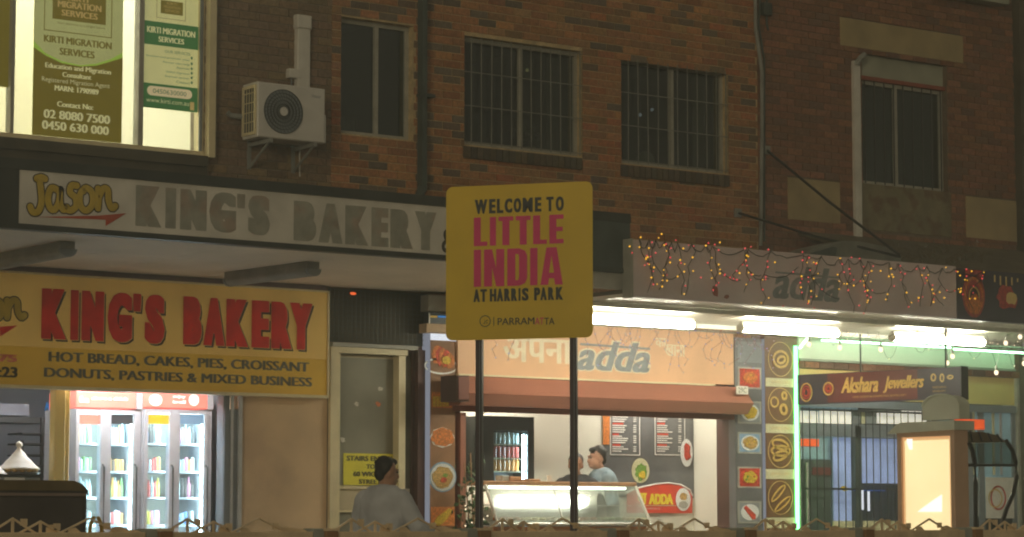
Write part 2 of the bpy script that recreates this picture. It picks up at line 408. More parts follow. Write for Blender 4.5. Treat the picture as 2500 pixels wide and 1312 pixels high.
# ------------------------------------------------------------------ ground
G = Fr((0, 0, 0), (1, 0, 0), (0, 1, 0), (0, 0, 1))
o = part('road', MB().box(G, -40, 80, -60, -7.2, -.3, -.13), M['asphalt']); o['kind'] = 'structure'
o = part('pavement', MB().box(G, -40, 80, -7.0, 0.0, -.3, 0), M['pavement']); o['kind'] = 'structure'
o = part('kerb', MB().bbox(G, -40, 80, -7.2, -7.0, -.3, .0, .01), M['kerb']); o['kind'] = 'structure'
o = part('ground', MB().box(G, -40, 80, 0.0, 30, -.5, -.02), M['pavement']); o['kind'] = 'structure'

# ------------------------------------------------------------------ brick walls
CH, BL, MJ = .086, .230, .010
def brick_shape(mb, x0, x1, z0, z1, Y=0, proud=.009):
    f = Fr((0, Y, 0), (1, 0, 0), (0, 0, 1), (0, -1, 0)); e = .004
    lo = [(x0, z0), (x1, z0), (x1, z1), (x0, z1)]; hi = [(x0 + e, z0 + e), (x1 - e, z0 + e), (x1 - e, z1 - e), (x0 + e, z1 - e)]
    p = [f.P(a, b, -.006) for a, b in lo] + [f.P(a, b, proud - .003) for a, b in lo] + [f.P(a, b, proud) for a, b in hi]
    fs = [(8, 9, 10, 11)] + [(k + i, k + (i + 1) % 4, k + 4 + (i + 1) % 4, k + 4 + i) for k in (0, 4) for i in range(4)]
    return mb.add(p, fs)
def brick_wall(root, x0, x1, z0, z1, ops, pal, mort, solid_ops=()):
    xs = sorted({x0, x1} | {v for q in ops for v in q[:2] if x0 < v < x1})
    mb = MB()
    for a, b in zip(xs, xs[1:]):
        iv = sorted((q[2], q[3]) for q in ops if q[0] < (a + b) / 2 < q[1]); z = z0
        for s, e in iv:
            if s > z: mb.box(W0, a, b, z, s, -.28, 0)
            z = max(z, e)
        if z < z1: mb.box(W0, a, b, z, z1, -.28, 0)
    part('mortar_wall', mb, mort, root)
    todo = []
    nz = int((z1 - z0) / CH)
    for k in range(nz):
        za = z0 + k * CH + MJ / 2; zb = za + CH - MJ; x = x0 - (BL / 2 if k % 2 else 0) - .001
        while x < x1:
            segs = [(max(x, x0), min(x + BL, x1))]
            for q in ops:
                if q[2] < (za + zb) / 2 < q[3]:
                    ns = []
                    for s, e in segs:
                        if q[1] <= s or q[0] >= e: ns.append((s, e)); continue
                        if s < q[0]: ns.append((s, q[0]))
                        if e > q[1]: ns.append((q[1], e))
                    segs = ns
            for s, e in segs:
                if e - s > .035: todo.append((s, e, za, zb))
            x += BL + MJ
    seen = [t for t in todo if vis(Vector(((t[0] + t[1]) / 2, 0, (t[2] + t[3]) / 2)))]
    seen.sort(key=lambda t: -(t[1] - t[0] > .15) * 100 + t[0]); mine = seen[:296]; S = set(mine)
    var = []
    for i in range(14):
        v = MB(); v.col = pal(); brick_shape(v, 0, BL, 0, CH - MJ)
        me = part('brick', v, M['brick']); var.append(me.data); bpy.data.objects.remove(me)
    first = True
    for s, e, za, zb in mine:
        o = bpy.data.objects.new('brick', random.choice(var)); COL.objects.link(o); o.parent = root
        o.location = Vector((s, U(-.003, .001), za)) - off(root); o.scale = ((e - s) / BL, 1, 1)
    rest = MB()
    for t in todo:
        if t in S: continue
        rest.col = pal(); brick_shape(rest, *t, Y=U(-.003, .001))
    part('brickwork', rest, M['brick'], root, kind='stuff')
def palette(cs):
    def f():
        c = random.choice(cs); k = U(.74, 1.04); return (c[0] * k, c[1] * k * U(.95, 1.05), c[2] * k * U(.9, 1.1))
    return f
palA = palette([(.30, .20, .125), (.28, .185, .115), (.31, .205, .12), (.25, .175, .115)])
palB = palette([(.50, .235, .105), (.48, .225, .10), (.52, .24, .105), (.46, .22, .10), (.50, .24, .105), (.46, .20, .09), (.54, .27, .12), (.42, .18, .085), (.48, .23, .10), (.48, .18, .08), (.41, .22, .11), (.38, .20, .10), (.43, .21, .10), (.22, .15, .095), (.20, .15, .11), (.32, .18, .09), (.45, .26, .12)])
palC = palette([(.33, .155, .09), (.31, .15, .09), (.35, .16, .09), (.23, .13, .09), (.29, .135, .08)])

oA = thing('brick_building', 'brown brick building above the bakery with the brightly lit office window upstairs', 'building', (XA, 0, 0))
oB = thing('brick_building', 'orange red brick building with two barred windows, in the middle of the row', 'building', (XB, 0, 0))
oC = thing('brick_building', 'dark red brick building at the right end with cream panels and a wide lintel', 'building', (XC, 0, 0))
# openings
ofi = W0.R(-320, 500, -230, 357 + 0); ofi = (ofi[0], ofi[1], W0.hit(250, 358)[1], 8.3)
bak = (X(-700) + .4, X(582), .0, W0.hit(290, 950)[1])
w1 = W0.R(832, 1010, 50, 335); w1 = (w1[0], w1[1], W0.hit(921, 334)[1], W0.hit(921, 52)[1])
w2 = W0.R(1133, 1422, 107, 370); w2 = (w2[0], w2[1], W0.hit(1277, 368)[1], W0.hit(1277, 106)[1])
w3 = W0.R(1516, 1778, 160, 410); w3 = (w3[0], w3[1], W0.hit(1647, 412)[1], W0.hit(1647, 157)[1])
w4 = W0.R(2104, 2312, 150, 460); w4 = (w4[0], w4[1], W0.hit(2208, 458)[1], W0.hit(2208, 142)[1])
dor = (X(822), X(1006), .02, W0.hit(910, 856)[1])
ada = (X(1124), X(1780), .15, W0.hit(1450, 985)[1])
jew = (X(1950), X(2478), .05, W0.hit(2214, 893)[1])
brick_wall(oA, XA, XB, 3.0, ZTOP, [ofi], palA, M['mortar_dark'])
brick_wall(oB, XB, XC, 3.02, ZTOP, [w1, w2, w3], palB, M['mortar'])
pn = [W0.R(1922, 2050, 440, 542), W0.R(2357, 2481, 486, 586)]
linr = W0.R(2050, 2350, 72, 128); linr = (linr[0], linr[1], W0.hit(2200, 134)[1], W0.hit(2200, 66)[1])
spn = W0.R(2100, 2322, 462, 574); spn = (spn[0], spn[1], W0.hit(2210, 570)[1], w4[2])
brick_wall(oC, XC, XD, 3.0, ZTOP, [w4, linr, spn] + pn, palC, M['mortar_red'])
# ground-floor walls behind the shopfronts
def lowwall(root, x0, x1, z1, ops, m, name='shopfront_wall'):
    xs = sorted({x0, x1} | {v for q in ops for v in q[:2] if x0 < v < x1}); mb = MB()
    for a, b in zip(xs, xs[1:]):
        iv = sorted((q[2], q[3]) for q in ops if q[0] < (a + b) / 2 < q[1]); z = 0
        for s, e in iv:
            if s > z: mb.box(W0, a, b, z, s, -.25, 0)
            z = max(z, e)
        if z < z1: mb.box(W0, a, b, z, z1, -.25, 0)
    return part(name, mb, m, root)
lowwall(oA, XA, X(801), 3.0, [bak], M['stucco'], 'rendered_wall')
lowwall(oB, X(801) + .002, XC, 3.02, [dor, ada], M['dark_brown'])
lowwall(oC, XC + .002, XD, 3.0, [jew], M['frame_grey'])
# side and roof so that the row stands as real blocks
for r_, a, b in ((oA, XA, XB), (oB, XB, XC), (oC, XC, XD)):
    part('roof', MB().box(W0, a, b, ZTOP, ZTOP + .15, -9, .15), M['roof_dark'], r_)
    part('rear_wall', MB().box(W0, a, b, 0, ZTOP, -9, -8.8), M['mortar_dark'], r_)
part('end_wall', MB().box(W0, XA - .25, XA, 0, ZTOP, -9, 0), M['mortar_dark'], oA)
part('upper_floor', MB().box(W0, XA, XB - .02, 3.62, 3.72, -8.8, -.3), M['room_dark'], oA)
part('upper_floor', MB().box(W0, XB, XC - .02, 3.62, 3.72, -8.8, -.3), M['room_dark'], oB)
part('upper_floor', MB().box(W0, XC, XD - .02, 3.62, 3.72, -8.8, -.3), M['room_dark'], oC)
for x_ in (XB, XC): part('party_wall', MB().box(W0, x_ - .01, x_ + .1, 0, ZTOP, -8.8, -.3), M['room_dark'], oB)
nb = thing('neighbouring_wall', 'unlit dark wall strip closing the row at its far right end', 'wall', (XD, 0, 0))
part('rendered_wall', MB().box(W0, XD + .004, XD + 14, 0, 10, -8, .12), M['dark_ledge'], nb)

# concrete lintel, panels and stained spandrel in the dark red wall
part('lintel', MB().bbox(W0, linr[0], linr[1], linr[2], linr[3], -.1, .014, .008), M['concrete_gold'], oC)
for q in pn: part('render_panel', MB().bbox(W0, q[0], q[1], q[2], q[3], -.1, .016, .008), M['concrete_gold'], oC)
part('spandrel_panel', MB().bbox(W0, spn[0], spn[1], spn[2], spn[3], -.1, .010, .005), M['render_stain'], oC)
q = W0.R(2330, 2436, -40, 8); part('eaves_panel', MB().box(W0, X(1900), X(2436, 0, 10), W0.hit(2400, 12)[1], ZTOP - .3, 0, .2), M['fibro'], oC)

# ------------------------------------------------------------------ windows
def room(root, q, depth, m, name='room', back=None):
    a0, a1, b0, b1 = q; e = .002
    mb = MB().box(W0, a0 - .3, a1 + .3, b0 - .3, b0 - .25, -depth, -.29).box(W0, a0 - .3, a1 + .3, b1 + .25, b1 + .3, -depth, -.29)
    mb.box(W0, a0 - .35, a0 - .3, b0 - .3, b1 + .3, -depth, -.29).box(W0, a1 + .3, a1 + .35, b0 - .3, b1 + .3, -depth, -.29)
    part(name, mb, m, root)
    return part('back_wall', MB().box(W0, a0 - .35, a1 + .35, b0 - .3, b1 + .3, -depth - .05, -depth - .002), back or m, root)
def window(root, q, fm, mulls=(), w=.04, pane='glass_dark', rec=.10, label=None):
    a0, a1, b0, b1 = q
    fr = part('window', MB().frame(W0, a0 + .001, a1 - .001, b0 + .001, b1 - .001, w, -rec - .05, -rec), fm, root)
    edges = [a0 + w] + [v for m in mulls for v in (m - w / 2, m + w / 2)] + [a1 - w]
    for m in mulls: part('mullion', MB().box(W0, m - w / 2, m + w / 2, b0 + w + .001, b1 - w - .001, -rec - .04, -rec + .01), fm, fr)
    for i in range(0, len(edges), 2):
        part('pane', MB().box(W0, edges[i], edges[i + 1], b0 + w, b1 - w, -rec - .035, -rec - .028), M[pane], fr)
    return fr
# plain two-light window
fr = window(oB, w1, M['frame_grey'], [X(918, .1, 200)], .045)
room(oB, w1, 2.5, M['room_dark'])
part('curtain', MB().prism(Fr((0, 0, w1[2]), (1, 0, 0), (0, -1, 0), (0, 0, 1)), [(w1[0] + .1 + i * .03, -.34 - (.03 if i % 2 else 0)) for i in range(12)] + [(w1[0] + .1 + i * .03, -.36 - (.03 if i % 2 else 0)) for i in range(11, -1, -1)], .0, .25), M['curtain'], oB)
# barred windows
def barred(q, px0, nb_, seed, mull):
    fr = window(oB, q, M['frame_grey'], [mull], .045)
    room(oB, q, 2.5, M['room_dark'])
    for i in range(nb_):
        x = q[0] + (q[1] - q[0]) * (i + .65) / nb_
        part('bar', MB().tube([(x, -.012, q[2] + .01), (x + U(-.006, .006), -.012, q[3] - .01)], .0055, 6), M['bar_grey'], fr)
    for k in (.03, .36, .67, .97):
        z = q[2] + (q[3] - q[2]) * k
        part('rail', MB().box(W0, q[0] + .002, q[1] - .002, z - .005, z + .005, -.004, .002), M['bar_grey'], fr)
    # curtain gathered at one side, inside
    pts = [(q[1] - .30 + i * .022, -.30 - (.03 if i % 2 else 0)) for i in range(10)]
    part('curtain', MB().prism(Fr((0, 0, q[2]), (1, 0, 0), (0, -1, 0), (0, 0, 1)), pts + [(a, b - .015) for a, b in pts[::-1]], .06, q[3] - q[2] - .05), M['curtain'], fr)
    for i in range(int((q[1] - q[0] + .04) / .086)):     # sill of bricks laid on edge
        x = q[0] - .02 + i * .086
        v = MB(); v.col = palette([(.13, .10, .07), (.11, .09, .07), (.15, .11, .07)])()
        f2 = Fr((0, -.03, 0), (1, 0, 0), (0, 0, 1), (0, -1, 0))
        v.prism(Fr((x, 0, 0), (0, -1, 0), (0, 0, 1), (1, 0, 0)), [(-.1, q[2] - .155), (.05, q[2] - .155), (.05, q[2] - .025), (-.1, q[2] - .005)], 0, .076)
        part('sill_brick', v, M['brick'], oB)
    return fr
barred(w2, 1133, 12, 1, X(1270, .1, 240)); barred(w3, 1516, 11, 2, X(1640, .1, 290))
# lights of the rooms across the reveal: small things standing behind the barred panes
pot = thing('flower_pot', 'pale pot with a leafy plant on the sill behind the first barred window', 'plant', (X(1300, .45), .5, w2[2] + .02))
part('pot', MB().lathe((X(1300, .45), .5, w2[2] + .02), [(.05, 0), (.07, .12)], 10), M['fibro'], pot)
lf = MB()
for i in range(60):
    c = Vector((X(1300, .45) + U(-.14, .14), .5 + U(-.1, .1), w2[2] + .18 + U(0, .22))); d1 = Vector((U(-1, 1), U(-1, 1), U(-1, 1))).normalized() * .05; d2 = d1.cross(Vector((U(-1, 1), U(-1, 1), 1))).normalized() * .02
    lf.add([c - d1, c + d2, c + d1, c - d2], [(0, 1, 2, 3)])
part('foliage', lf, M['leaf'], pot)
bb = single('stuffed_bag', MB().ball((X(1580, .4), .42, w3[2] + .12), .13, 10, 8, (1, .7, 1)), M['fibro'], 'grey rounded bag resting on the sill behind the second barred window', 'bag', smooth=True)
for px, py, yy, cc, lb in ((1592, 268, .7, (.9, .95, 1), 'tiny white lamp glimpsed behind the second barred window'), (1563, 281, .6, (.9, .95, 1), 'smaller white lamp glimpsed low at the left behind the second barred window'), (1287, 172, .8, (.8, .65, .25), 'dim yellow lamp glimpsed behind the upper part of the first barred window')):
    p_ = WY(px, py, yy); l_ = thing('lamp', lb, 'lamp', p_); part('bulb', MB().ball(p_, .022, 8, 6), lamp('dim_glint', cc, .22), l_, smooth=True); part('glint_cord', MB().tube([p_ + Vector((0, 0, .02)), p_ + Vector((0, 0, .3))], .004, 5), M['dark_metal'], l_)  # glowing dots added for reflections in the dark panes
# window of the dark red building: fibro panel, red rail, bars, sliding sashes
a0, a1, b0, b1 = w4; zf = W0.hit(2205, 207)[1]
wn = part('window', MB().frame(W0, a0 + .001, a1 - .001, b0 + .001, zf, .045, -.13, -.08), M['frame_grey'], oC)
part('infill_panel', MB().box(W0, a0 + .001, a1 - .001, zf + .05, b1 - .001, -.10, -.06), M['fibro'], oC)
part('red_rail', MB().box(W0, a0 + .001, a1 - .001, zf, zf + .05, -.12, -.02), M['rust_red'], wn)
mx = X(2187, .08, 330)
part('mullion', MB().box(W0, mx - .025, mx + .025, b0 + .046, zf - .046, -.125, -.075), M['frame_grey'], wn)
for s, e in ((a0 + .045, mx - .025), (mx + .025, a1 - .045)): part('pane', MB().box(W0, s, e, b0 + .045, zf - .045, -.12, -.112), M['glass_dark'], wn)
for i in range(9):
    x = a0 + (a1 - a0) * (i + .5) / 9; part('bar', MB().tube([(x, .03, b0 + .01), (x, .03, zf - .01)], .009, 6), M['dark_metal'], wn)
part('blind', MB().box(W0, a0 + .05, a1 - .05, b0, zf, -.22, -.2), M['window_blue'], wn)
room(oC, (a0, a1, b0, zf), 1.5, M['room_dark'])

# office window upstairs: lit room with posters on the glass
a0, a1, b0, b1 = ofi
room(oA, (a0 - 1.0, a1, b0 + .2, b1 - .2), 3.2, M['interior_white'], 'office_room', mat('office_wall', (.84, .80, .62), .8, var=.05, scale=.8, bump=.02))
for xx in (X(60), X(330)):
    z = b1 - .0
    part('ceiling_lamp', MB().bbox(Fr((xx, 1.6, z), (1, 0, 0), (0, 1, 0), (0, 0, -1)), -.15, .15, -.6, .6, 0, .05, .01), M['room_lamp'], oA)
fr = part('window', MB().box(W0, a0, a1, b0, b0 + .045, -.1, .02).box(W0, X(500, 0, 200), X(516, 0, 200), b0 - .02, b1, -.02, .10).box(W0, X(487, 0, 200), X(500, 0, 200) - .001, b0 + .046, b1, -.10, .0), M['cream_frame'], oA)
for p0, p1 in ((25, 34), (337, 349)):
    part('mullion', MB().box(W0, X(p0, 0, 180), X(p1, 0, 180), b0 + .046, b1, -.09, .02), M['frame_grey'], fr)
part('alu_jamb', MB().box(W0, X(487, -.01, 200), X(494, -.01, 200), b0 + .047, b1, .001, .02), M['alu_dark'], fr)
for p0, p1 in ((-400, 25), (34, 337), (349, 487)):
    part('pane', MB().box(W0, X(p0, 0, 180) + .001, X(p1, 0, 180) - .001, b0 + .046, b1, -.06, -.052), M['glass'], fr)
part('window_ledge', MB().box(W0, a0, X(519, -.25, 370), b0 - .13, b0 - .022, .0, .16).box(W0, a0, X(519, -.2, 370), b0 - .30, b0 - .13, .0, .10), M['dark_ledge'], oA)

def bits(label, cat, base, cols, fr, name='poster'):
    t = thing(name, label, cat, fr.P(*base)); return t
fp = wall(.045)
r = fp.R(80, 298, 50, 338); t = thing('poster', 'large green migration services banner with phone numbers in the lit upstairs window', 'poster', fp.P((r[0] + r[1]) / 2, fp.hit(189, 338)[1]))
zt = fp.hit(189, -90)[1]; zb = fp.hit(189, 340)[1]
part('sheet', MB().box(fp, r[0], r[1], zb, zt, 0, .003), M['poster_green'], t)
cv = [(80, 112), (110, 130), (150, 150), (195, 160), (235, 156), (270, 145), (298, 131)]
P_ = PP(fp, [(x, y - .0) for x, y in cv])
part('lime_band', MB().prism(fp, [(r[0], fp.hit(80, 100)[1])] + [(min(max(a, r[0]), r[1]), b) for a, b in P_[1:-1]] + [(r[1], fp.hit(298, 129)[1]), (r[1], zb + .3), (r[0], zb + .3)], .003, .006), M['poster_lime'], t)
P2 = PP(fp, [(80, 116), (110, 136), (150, 155), (195, 163), (235, 161), (270, 151), (298, 142)])
part('olive_field', MB().prism(fp, [(r[0], P2[0][1])] + [(min(max(a, r[0]), r[1]), b) for a, b in P2[1:-1]] + [(r[1], P2[-1][1]), (r[1], zb), (r[0], zb)], .006, .009), M['poster_olive'], t)
mb = MB(); q = fp.R(107, 273, 10, 84); mb.frame(fp, q[0], q[1], q[2], zt - .05, .008, .004, .007); part('outline', mb, M['poster_olive'], t)
mb = MB(); RB(mb, fp, 128, 258, -30, 54, .004, .007); part('logo_block', mb, M['poster_olive'], t)
mb = MB(); T(mb, fp, 'KIRTI', 165, 215, -10, 5, .008, emb=.004); T(mb, fp, 'MIGRATION', 140, 247, 8, 24, .008, emb=.004); T(mb, fp, 'SERVICES', 149, 238, 29, 44, .008, emb=.004); part('logo_lettering', mb, M['print_tan'], t)
for s, x0, x1, y0, y1, cc, e in (('KIRTI MIGRATION', 106, 272, 95, 112, .008, .004), ('SERVICES', 144, 230, 122, 139, .010, .004), ('Your pathway to a bright future', 138, 256, 60, 67, .008, 0)):
    mb = MB(); T(mb, fp, s, x0, x1, y0, y1, cc, emb=e); part('heading', mb, M['poster_olive'], t)
for s, x0, x1, y0, y1, e in (('Education and Migration', 109, 270, 162, 178, .003), ('Consultant', 151, 222, 180, 192, .003), ('Registered Migration Agent', 101, 267, 196, 211, 0), ('MARN: 1790989', 132, 240, 214, 227, .004), ('Contact No:', 138, 227, 252, 265, .004), ('02 8080 7500', 105, 268, 275, 296, .006), ('0450 630 000', 101, 265, 302, 323, .006)):
    mb = MB(); T(mb, fp, s, x0, x1, y0, y1, .010, emb=e); part('lettering', mb, M['print_light'], t)
# second poster
r = fp.R(349, 486, 50, 268); t = thing('poster', 'narrow pale green poster with two dark green bands, beside the window frame upstairs', 'poster', fp.P((r[0] + r[1]) / 2, fp.hit(417, 269)[1]))
zb = fp.hit(417, 269)[1]
part('sheet', MB().box(fp, r[0], r[1], zb, zt, 0, .003), M['poster_cream'], t)
for y0, y1 in ((58, 115), (209, 269)): mb = MB(); RB(mb, fp, 349, 486, y0, y1, .003, .006); part('green_band', mb, M['poster_deep'], t)
for s, x0, x1, y0, y1, e in (('KIRTI MIGRATION', 358, 476, 71, 86, .003), ('SERVICES', 386, 449, 93, 106, .003), ('www.kirti.com.au', 356, 461, 243, 254, 0)): mb = MB(); T(mb, fp, s, x0, x1, y0, y1, .007, emb=e); part('lettering', mb, M['print_light'], t)
a, b, c, d = fp.R(358, 468, 215, 238); h = (d - c) / 2
pts = [(b - h + h * math.cos(v), c + h + h * math.sin(v)) for v in [math.pi * (-.5 + i / 8) for i in range(9)]] + [(a + h + h * math.cos(v), c + h + h * math.sin(v)) for v in [math.pi * (.5 + i / 8) for i in range(9)]]
part('pill', MB().prism(fp, pts, .007, .010), M['poster_peach'], t)
mb = MB(); T(mb, fp, '0450630000', 372, 454, 221, 232, .011); part('lettering', mb, M['poster_deep'], t); mb = MB(); T(mb, fp, 'OUR SERVICES', 402, 464, 126, 133, .004)
for i, (x0, y) in enumerate(((357, 143), (398, 157), (430, 169), (405, 180), (403, 191), (430, 203))):
    T(mb, fp, ['Student and graduate visas', 'Partner visas help', 'Appeals', 'Skilled migration', 'Employer sponsor', 'Citizen'][i], x0, 462, y - 4, y + 2, .004); RD(mb, fp, 465, 470, y - 4, y + 3, .004, .006, 8)
part('services_list', mb, M['poster_deep'], t, kind='stuff')
mb = MB(); RB(mb, fp, 392, 446, 4, 36, .004, .006); part('logo_block', mb, M['poster_olive'], t)
mb = MB(); q = fp.R(382, 453, -20, 48); mb.frame(fp, q[0], q[1], q[2], q[3], .004, .004, .006); part('outline', mb, M['poster_olive'], t)
mb = MB(); T(mb, fp, 'KIRTI', 407, 431, 7, 13, .007); T(mb, fp, 'MIGRATION', 399, 440, 16, 22, .007); T(mb, fp, 'SERVICES', 402, 437, 25, 31, .007); part('logo_lettering', mb, M['print_tan'], t)
mb = MB(); RB(mb, fp, 463, 473, 250, 270, .007, .009); part('bar_mark', mb, M['print_tan'], t)
r = fp.R(-60, 24, 50, 212); t = single('poster', MB().box(fp, r[0], X(24, .045, 150), fp.hit(0, 212)[1], zt, 0, .003), M['poster_brown'], 'olive brown poster cut by the left photo edge, in the lit upstairs window', 'poster')

# ------------------------------------------------------------------ air conditioner
Yf = -.42; fa = wall(Yf); r = fa.R(629, 794, 212, 345); z0, z1 = fa.hit(710, 342)[1], fa.hit(710, 208)[1]
ax0, ax1 = r[0], r[1]
ac = thing('air_conditioner', 'white outdoor air conditioner unit with round fan on the brown brick wall', 'air conditioner', ((ax0 + ax1) / 2, -.25, z0))
part('casing', MB().bbox(fa, ax0, ax1, z0, z1, -.30, 0, .012), M['ac_white'], ac)
cx, cz = fa.hit(691, 273); rad = (fa.hit(738, 275)[0] - fa.hit(644, 275)[0]) / 2
part('fan_recess', MB().disc(fa, cx, cz, rad, rad, .0, .006, 40), M['alu_dark'], ac)
gr = MB()
for k in (.35, .52, .68, .84, 1): gr.ring(fa, cx, cz, rad * k, rad * k, .006, .006, .016, 40)
for i in range(32):
    th = 2 * math.pi * i / 32; gr.tube([fa.P(cx + rad * s * math.cos(th + .5 * s), cz + rad * s * math.sin(th + .5 * s), .012) for s in (.2, .45, .7, .98)], .003, 4)
part('fan_grille', gr, M['black_paint'], ac)
part('fan_hub', MB().disc(fa, cx, cz, rad * .2, rad * .2, .006, .022, 20), M['ac_white'], ac)
fs_ = Fr((ax0, Yf, 0), (0, 1, 0), (0, 0, 1), (-1, 0, 0))
lg = part('coil_guard', MB().frame(fs_, .02, .29, z0 + .03, z1 - .03, .03, .001, .02), M['cream_frame'], ac)
part('coil', MB().box(fs_, .05, .26, z0 + .06, z1 - .06, .001, .004), M['black_paint'], ac)
gg = MB()
for i in range(1, 5): gg.box(fs_, .05, .26, z0 + .06 + i * .1, z0 + .068 + i * .1, .004, .014)
for i in range(1, 4): gg.box(fs_, .05 + i * .053, .056 + i * .053, z0 + .06, z1 - .06, .005, .012)
part('coil_grid', gg, M['cream_frame'], ac)
mb = MB(); T(mb, fa, 'Haier', 762, 784, 232, 240, .002); part('badge', mb, M['alu_dark'], ac)
part('valve_cover', MB().box(fa, ax1, ax1 + .02, z0 + .01, z0 + .3, -.28, -.02), M['ac_white'], ac)
for x in (ax0 + .12, ax1 - .16):
    br = part('bracket', MB().box(W0, x, x + .04, z0 - .05, z0 - .012, .02, .46).box(W0, x - .002, x + .042, z0 - .28, z0 + .05, .0, .018), M['pipe_grey'], ac)
    part('brace', MB().tube([(x + .02, -.03, z0 - .26), (x + .02, -.40, z0 - .05)], .014, 6), M['pipe_grey'], br)
q = W0.R(728, 760, 45, 230)
part('pipe_duct', MB().bbox(W0, X(727, -.08, 150), X(758, -.08, 150), z1 - .1, W0.hit(744, 48)[1], .0, .08, .008), M['white_paint'], ac)
part('duct_elbow', MB().bbox(W0, X(727, -.08, 60) - .01, X(758, -.08, 60) + .01, W0.hit(744, 75)[1], W0.hit(744, 42)[1], .0, .10, .012), M['white_paint'], ac)
q = wall(-.1).R(709, 737, 168, 190); part('isolator_box', MB().bbox(W0, q[0], q[1], q[2], q[3], .0, .09, .006), M['white_paint'], ac)
part('conduit', MB().tube([W0.P(q[0] + .05, q[2], .04), W0.P(q[0] + .05, z1 - .02, .04)], .008, 6).tube([W0.P(q[1] - .03, q[2], .04), W0.P(q[1] - .03, z1 - .02, .04)], .008, 6), M['alu_dark'], ac)
q = wall(-.05).hit(556, 282); part('side_pipe', MB().tube([(q[0], -.05, q[1] + .03), (q[0] + .04, -.05, q[1]), (ax0 + .1, -.2, q[1] - .03)], .028, 8), M['pipe_grey'], ac)
q = W0.hit(729, 380); part('drain_hose', MB().tube([(q[0], -.03, q[1] + .12), (q[0], -.02, q[1]), (q[0] + .004, -.02, W0.hit(729, 432)[1])], .008, 6), M['white_paint'], ac)

# ------------------------------------------------------------------ downpipes and cables
dp = thing('downpipe', 'wide dark green downpipe beside the two light window', 'downpipe', (X(1030), -.06, 4.3))
zb = W0.hit(1031, 470)[1]
part('pipe', MB().box(W0, X(1020, -.02, 250), X(1043, -.11, 250), zb, ZTOP, .012, .11), M['pipe_green'], dp)
part('shoe', MB().tube([(X(1031, -.06, 400), -.06, zb + .03), (X(1022, -.1, 400), -.10, zb - .08), (X(985, -.14, 400), -.14, zb - .16)], .052, 10), M['pipe_green'], dp)
part('strap', MB().box(W0, X(1014), X(1047), W0.hit(1030, 240)[1], W0.hit(1030, 232)[1], .004, .118), M['pipe_green'], dp)
dp = thing('downpipe', 'thin grey pipe running down where orange bricks meet dark red bricks', 'downpipe', (X(1853), -.05, 3.6))
pts = [WY(1843, -60, -.05), WY(1845, 70, -.05), WY(1860, 175, -.05), WY(1860, 330, -.05), WY(1857, 600, -.05)]
part('pipe', MB().tube(pts, .022, 8), M['pipe_grey'], dp)
part('cable_bundle', MB().tube([WY(1858, -60, -.04), WY(1852, 60, -.04), WY(1866, 150, -.04), WY(1866, 590, -.04)], .012, 6).tube([WY(1872, -60, -.04), WY(1872, 60, -.03), WY(1876, 75, -.03)], .015, 6), M['pipe_green'], dp)
part('junction_box', MB().bbox(W0, X(1862), X(1882), W0.hit(1870, 40)[1], W0.hit(1870, 10)[1], 0, .08), M['pipe_green'], dp)
dp = thing('downpipe', 'pale square downpipe beside the window of the dark red building', 'downpipe', (X(2093), -.06, 4.0))
part('pipe', MB().box(W0, X(2085, -.04, 370), X(2101, -.04, 370), W0.hit(2092, 596)[1], W0.hit(2092, 152)[1], .01, .055), M['white_paint'], dp)
part('offset_bend', MB().tube([WY(2092, 156, -.05), WY(2100, 142, -.1), WY(2112, 132, -.12)], [.045, .035, .03], 8), M['pipe_grey'], dp)
q = WY(2100, 142, -.1)

def L(parent, name, fr, s, x0, x1, yt, yb, c, m, **k):       # one line of lettering = one part
    mb = MB(); T(mb, fr, s, x0, x1, yt, yb, c, **k); return part(name, mb, M[m], parent)
def B(parent, name, fr, x0, x1, yt, yb, c0, c1, m, **k):
    mb = MB(); RB(mb, fr, x0, x1, yt, yb, c0, c1); return part(name, mb, M[m], parent, **k)
def D(parent, name, fr, x0, x1, yt, yb, c0, c1, m, n=24, wob=0, **k):
    mb = MB(); RD(mb, fr, x0, x1, yt, yb, c0, c1, n, wob); return part(name, mb, M[m], parent, **k)

# ------------------------------------------------------------------ bakery awning
YA = -3.05; fa = wall(YA); ZS = WY(40, 556, YA).z
aw = thing('shop_awning', 'wide flat awning over the bakery with a black edged white fascia and pale soffit', 'awning', (X(400), -1.5, ZS))
x0, x1 = X(-700, YA), X(1536, YA)
zt = fa.hit(563, 435)[1]; zw1 = fa.hit(563, 460)[1]; zw0 = fa.hit(563, 585)[1]; zb = fa.hit(563, 598)[1]
xl, xr = X(40, YA), X(1432, YA)
part('fascia_trim', MB().box(fa, x0, x1, zw1, zt, -.08, .03), M['black_paint'], aw)
part('fascia_trim', MB().box(fa, x0, x1, zb, zw0, -.08, .03), M['black_paint'], aw)
part('fascia_end', MB().box(fa, x0, xl - .002, zw0 + .001, zw1 - .001, -.08, .02), M['black_paint'], aw)
part('fascia_end', MB().box(fa, xr + .002, x1, zw0 + .001, zw1 - .001, -.08, .02), M['pipe_green'], aw)
part('fascia_panel', MB().box(fa, xl, xr, zw0 + .001, zw1 - .001, -.08, .012), M['white_panel'], aw)
part('soffit_frame', MB().box(Fr((0, 0, ZS), (1, 0, 0), (0, 1, 0), (0, 0, -1)), x0, x1, YA + .082, -.012, -.05, -.012), M['frame_grey'], aw)
k_ = x0
while k_ < x1:
    for ya, yb in ((YA + .083, -1.53), (-1.523, -.013)): part('soffit_sheet', MB().bbox(Fr((0, 0, ZS), (1, 0, 0), (0, 1, 0), (0, 0, -1)), k_, min(k_ + 1.193, x1), ya, yb, -.0115, U(-.002, .001), .002), M['soffit'], aw)
    k_ += 1.2
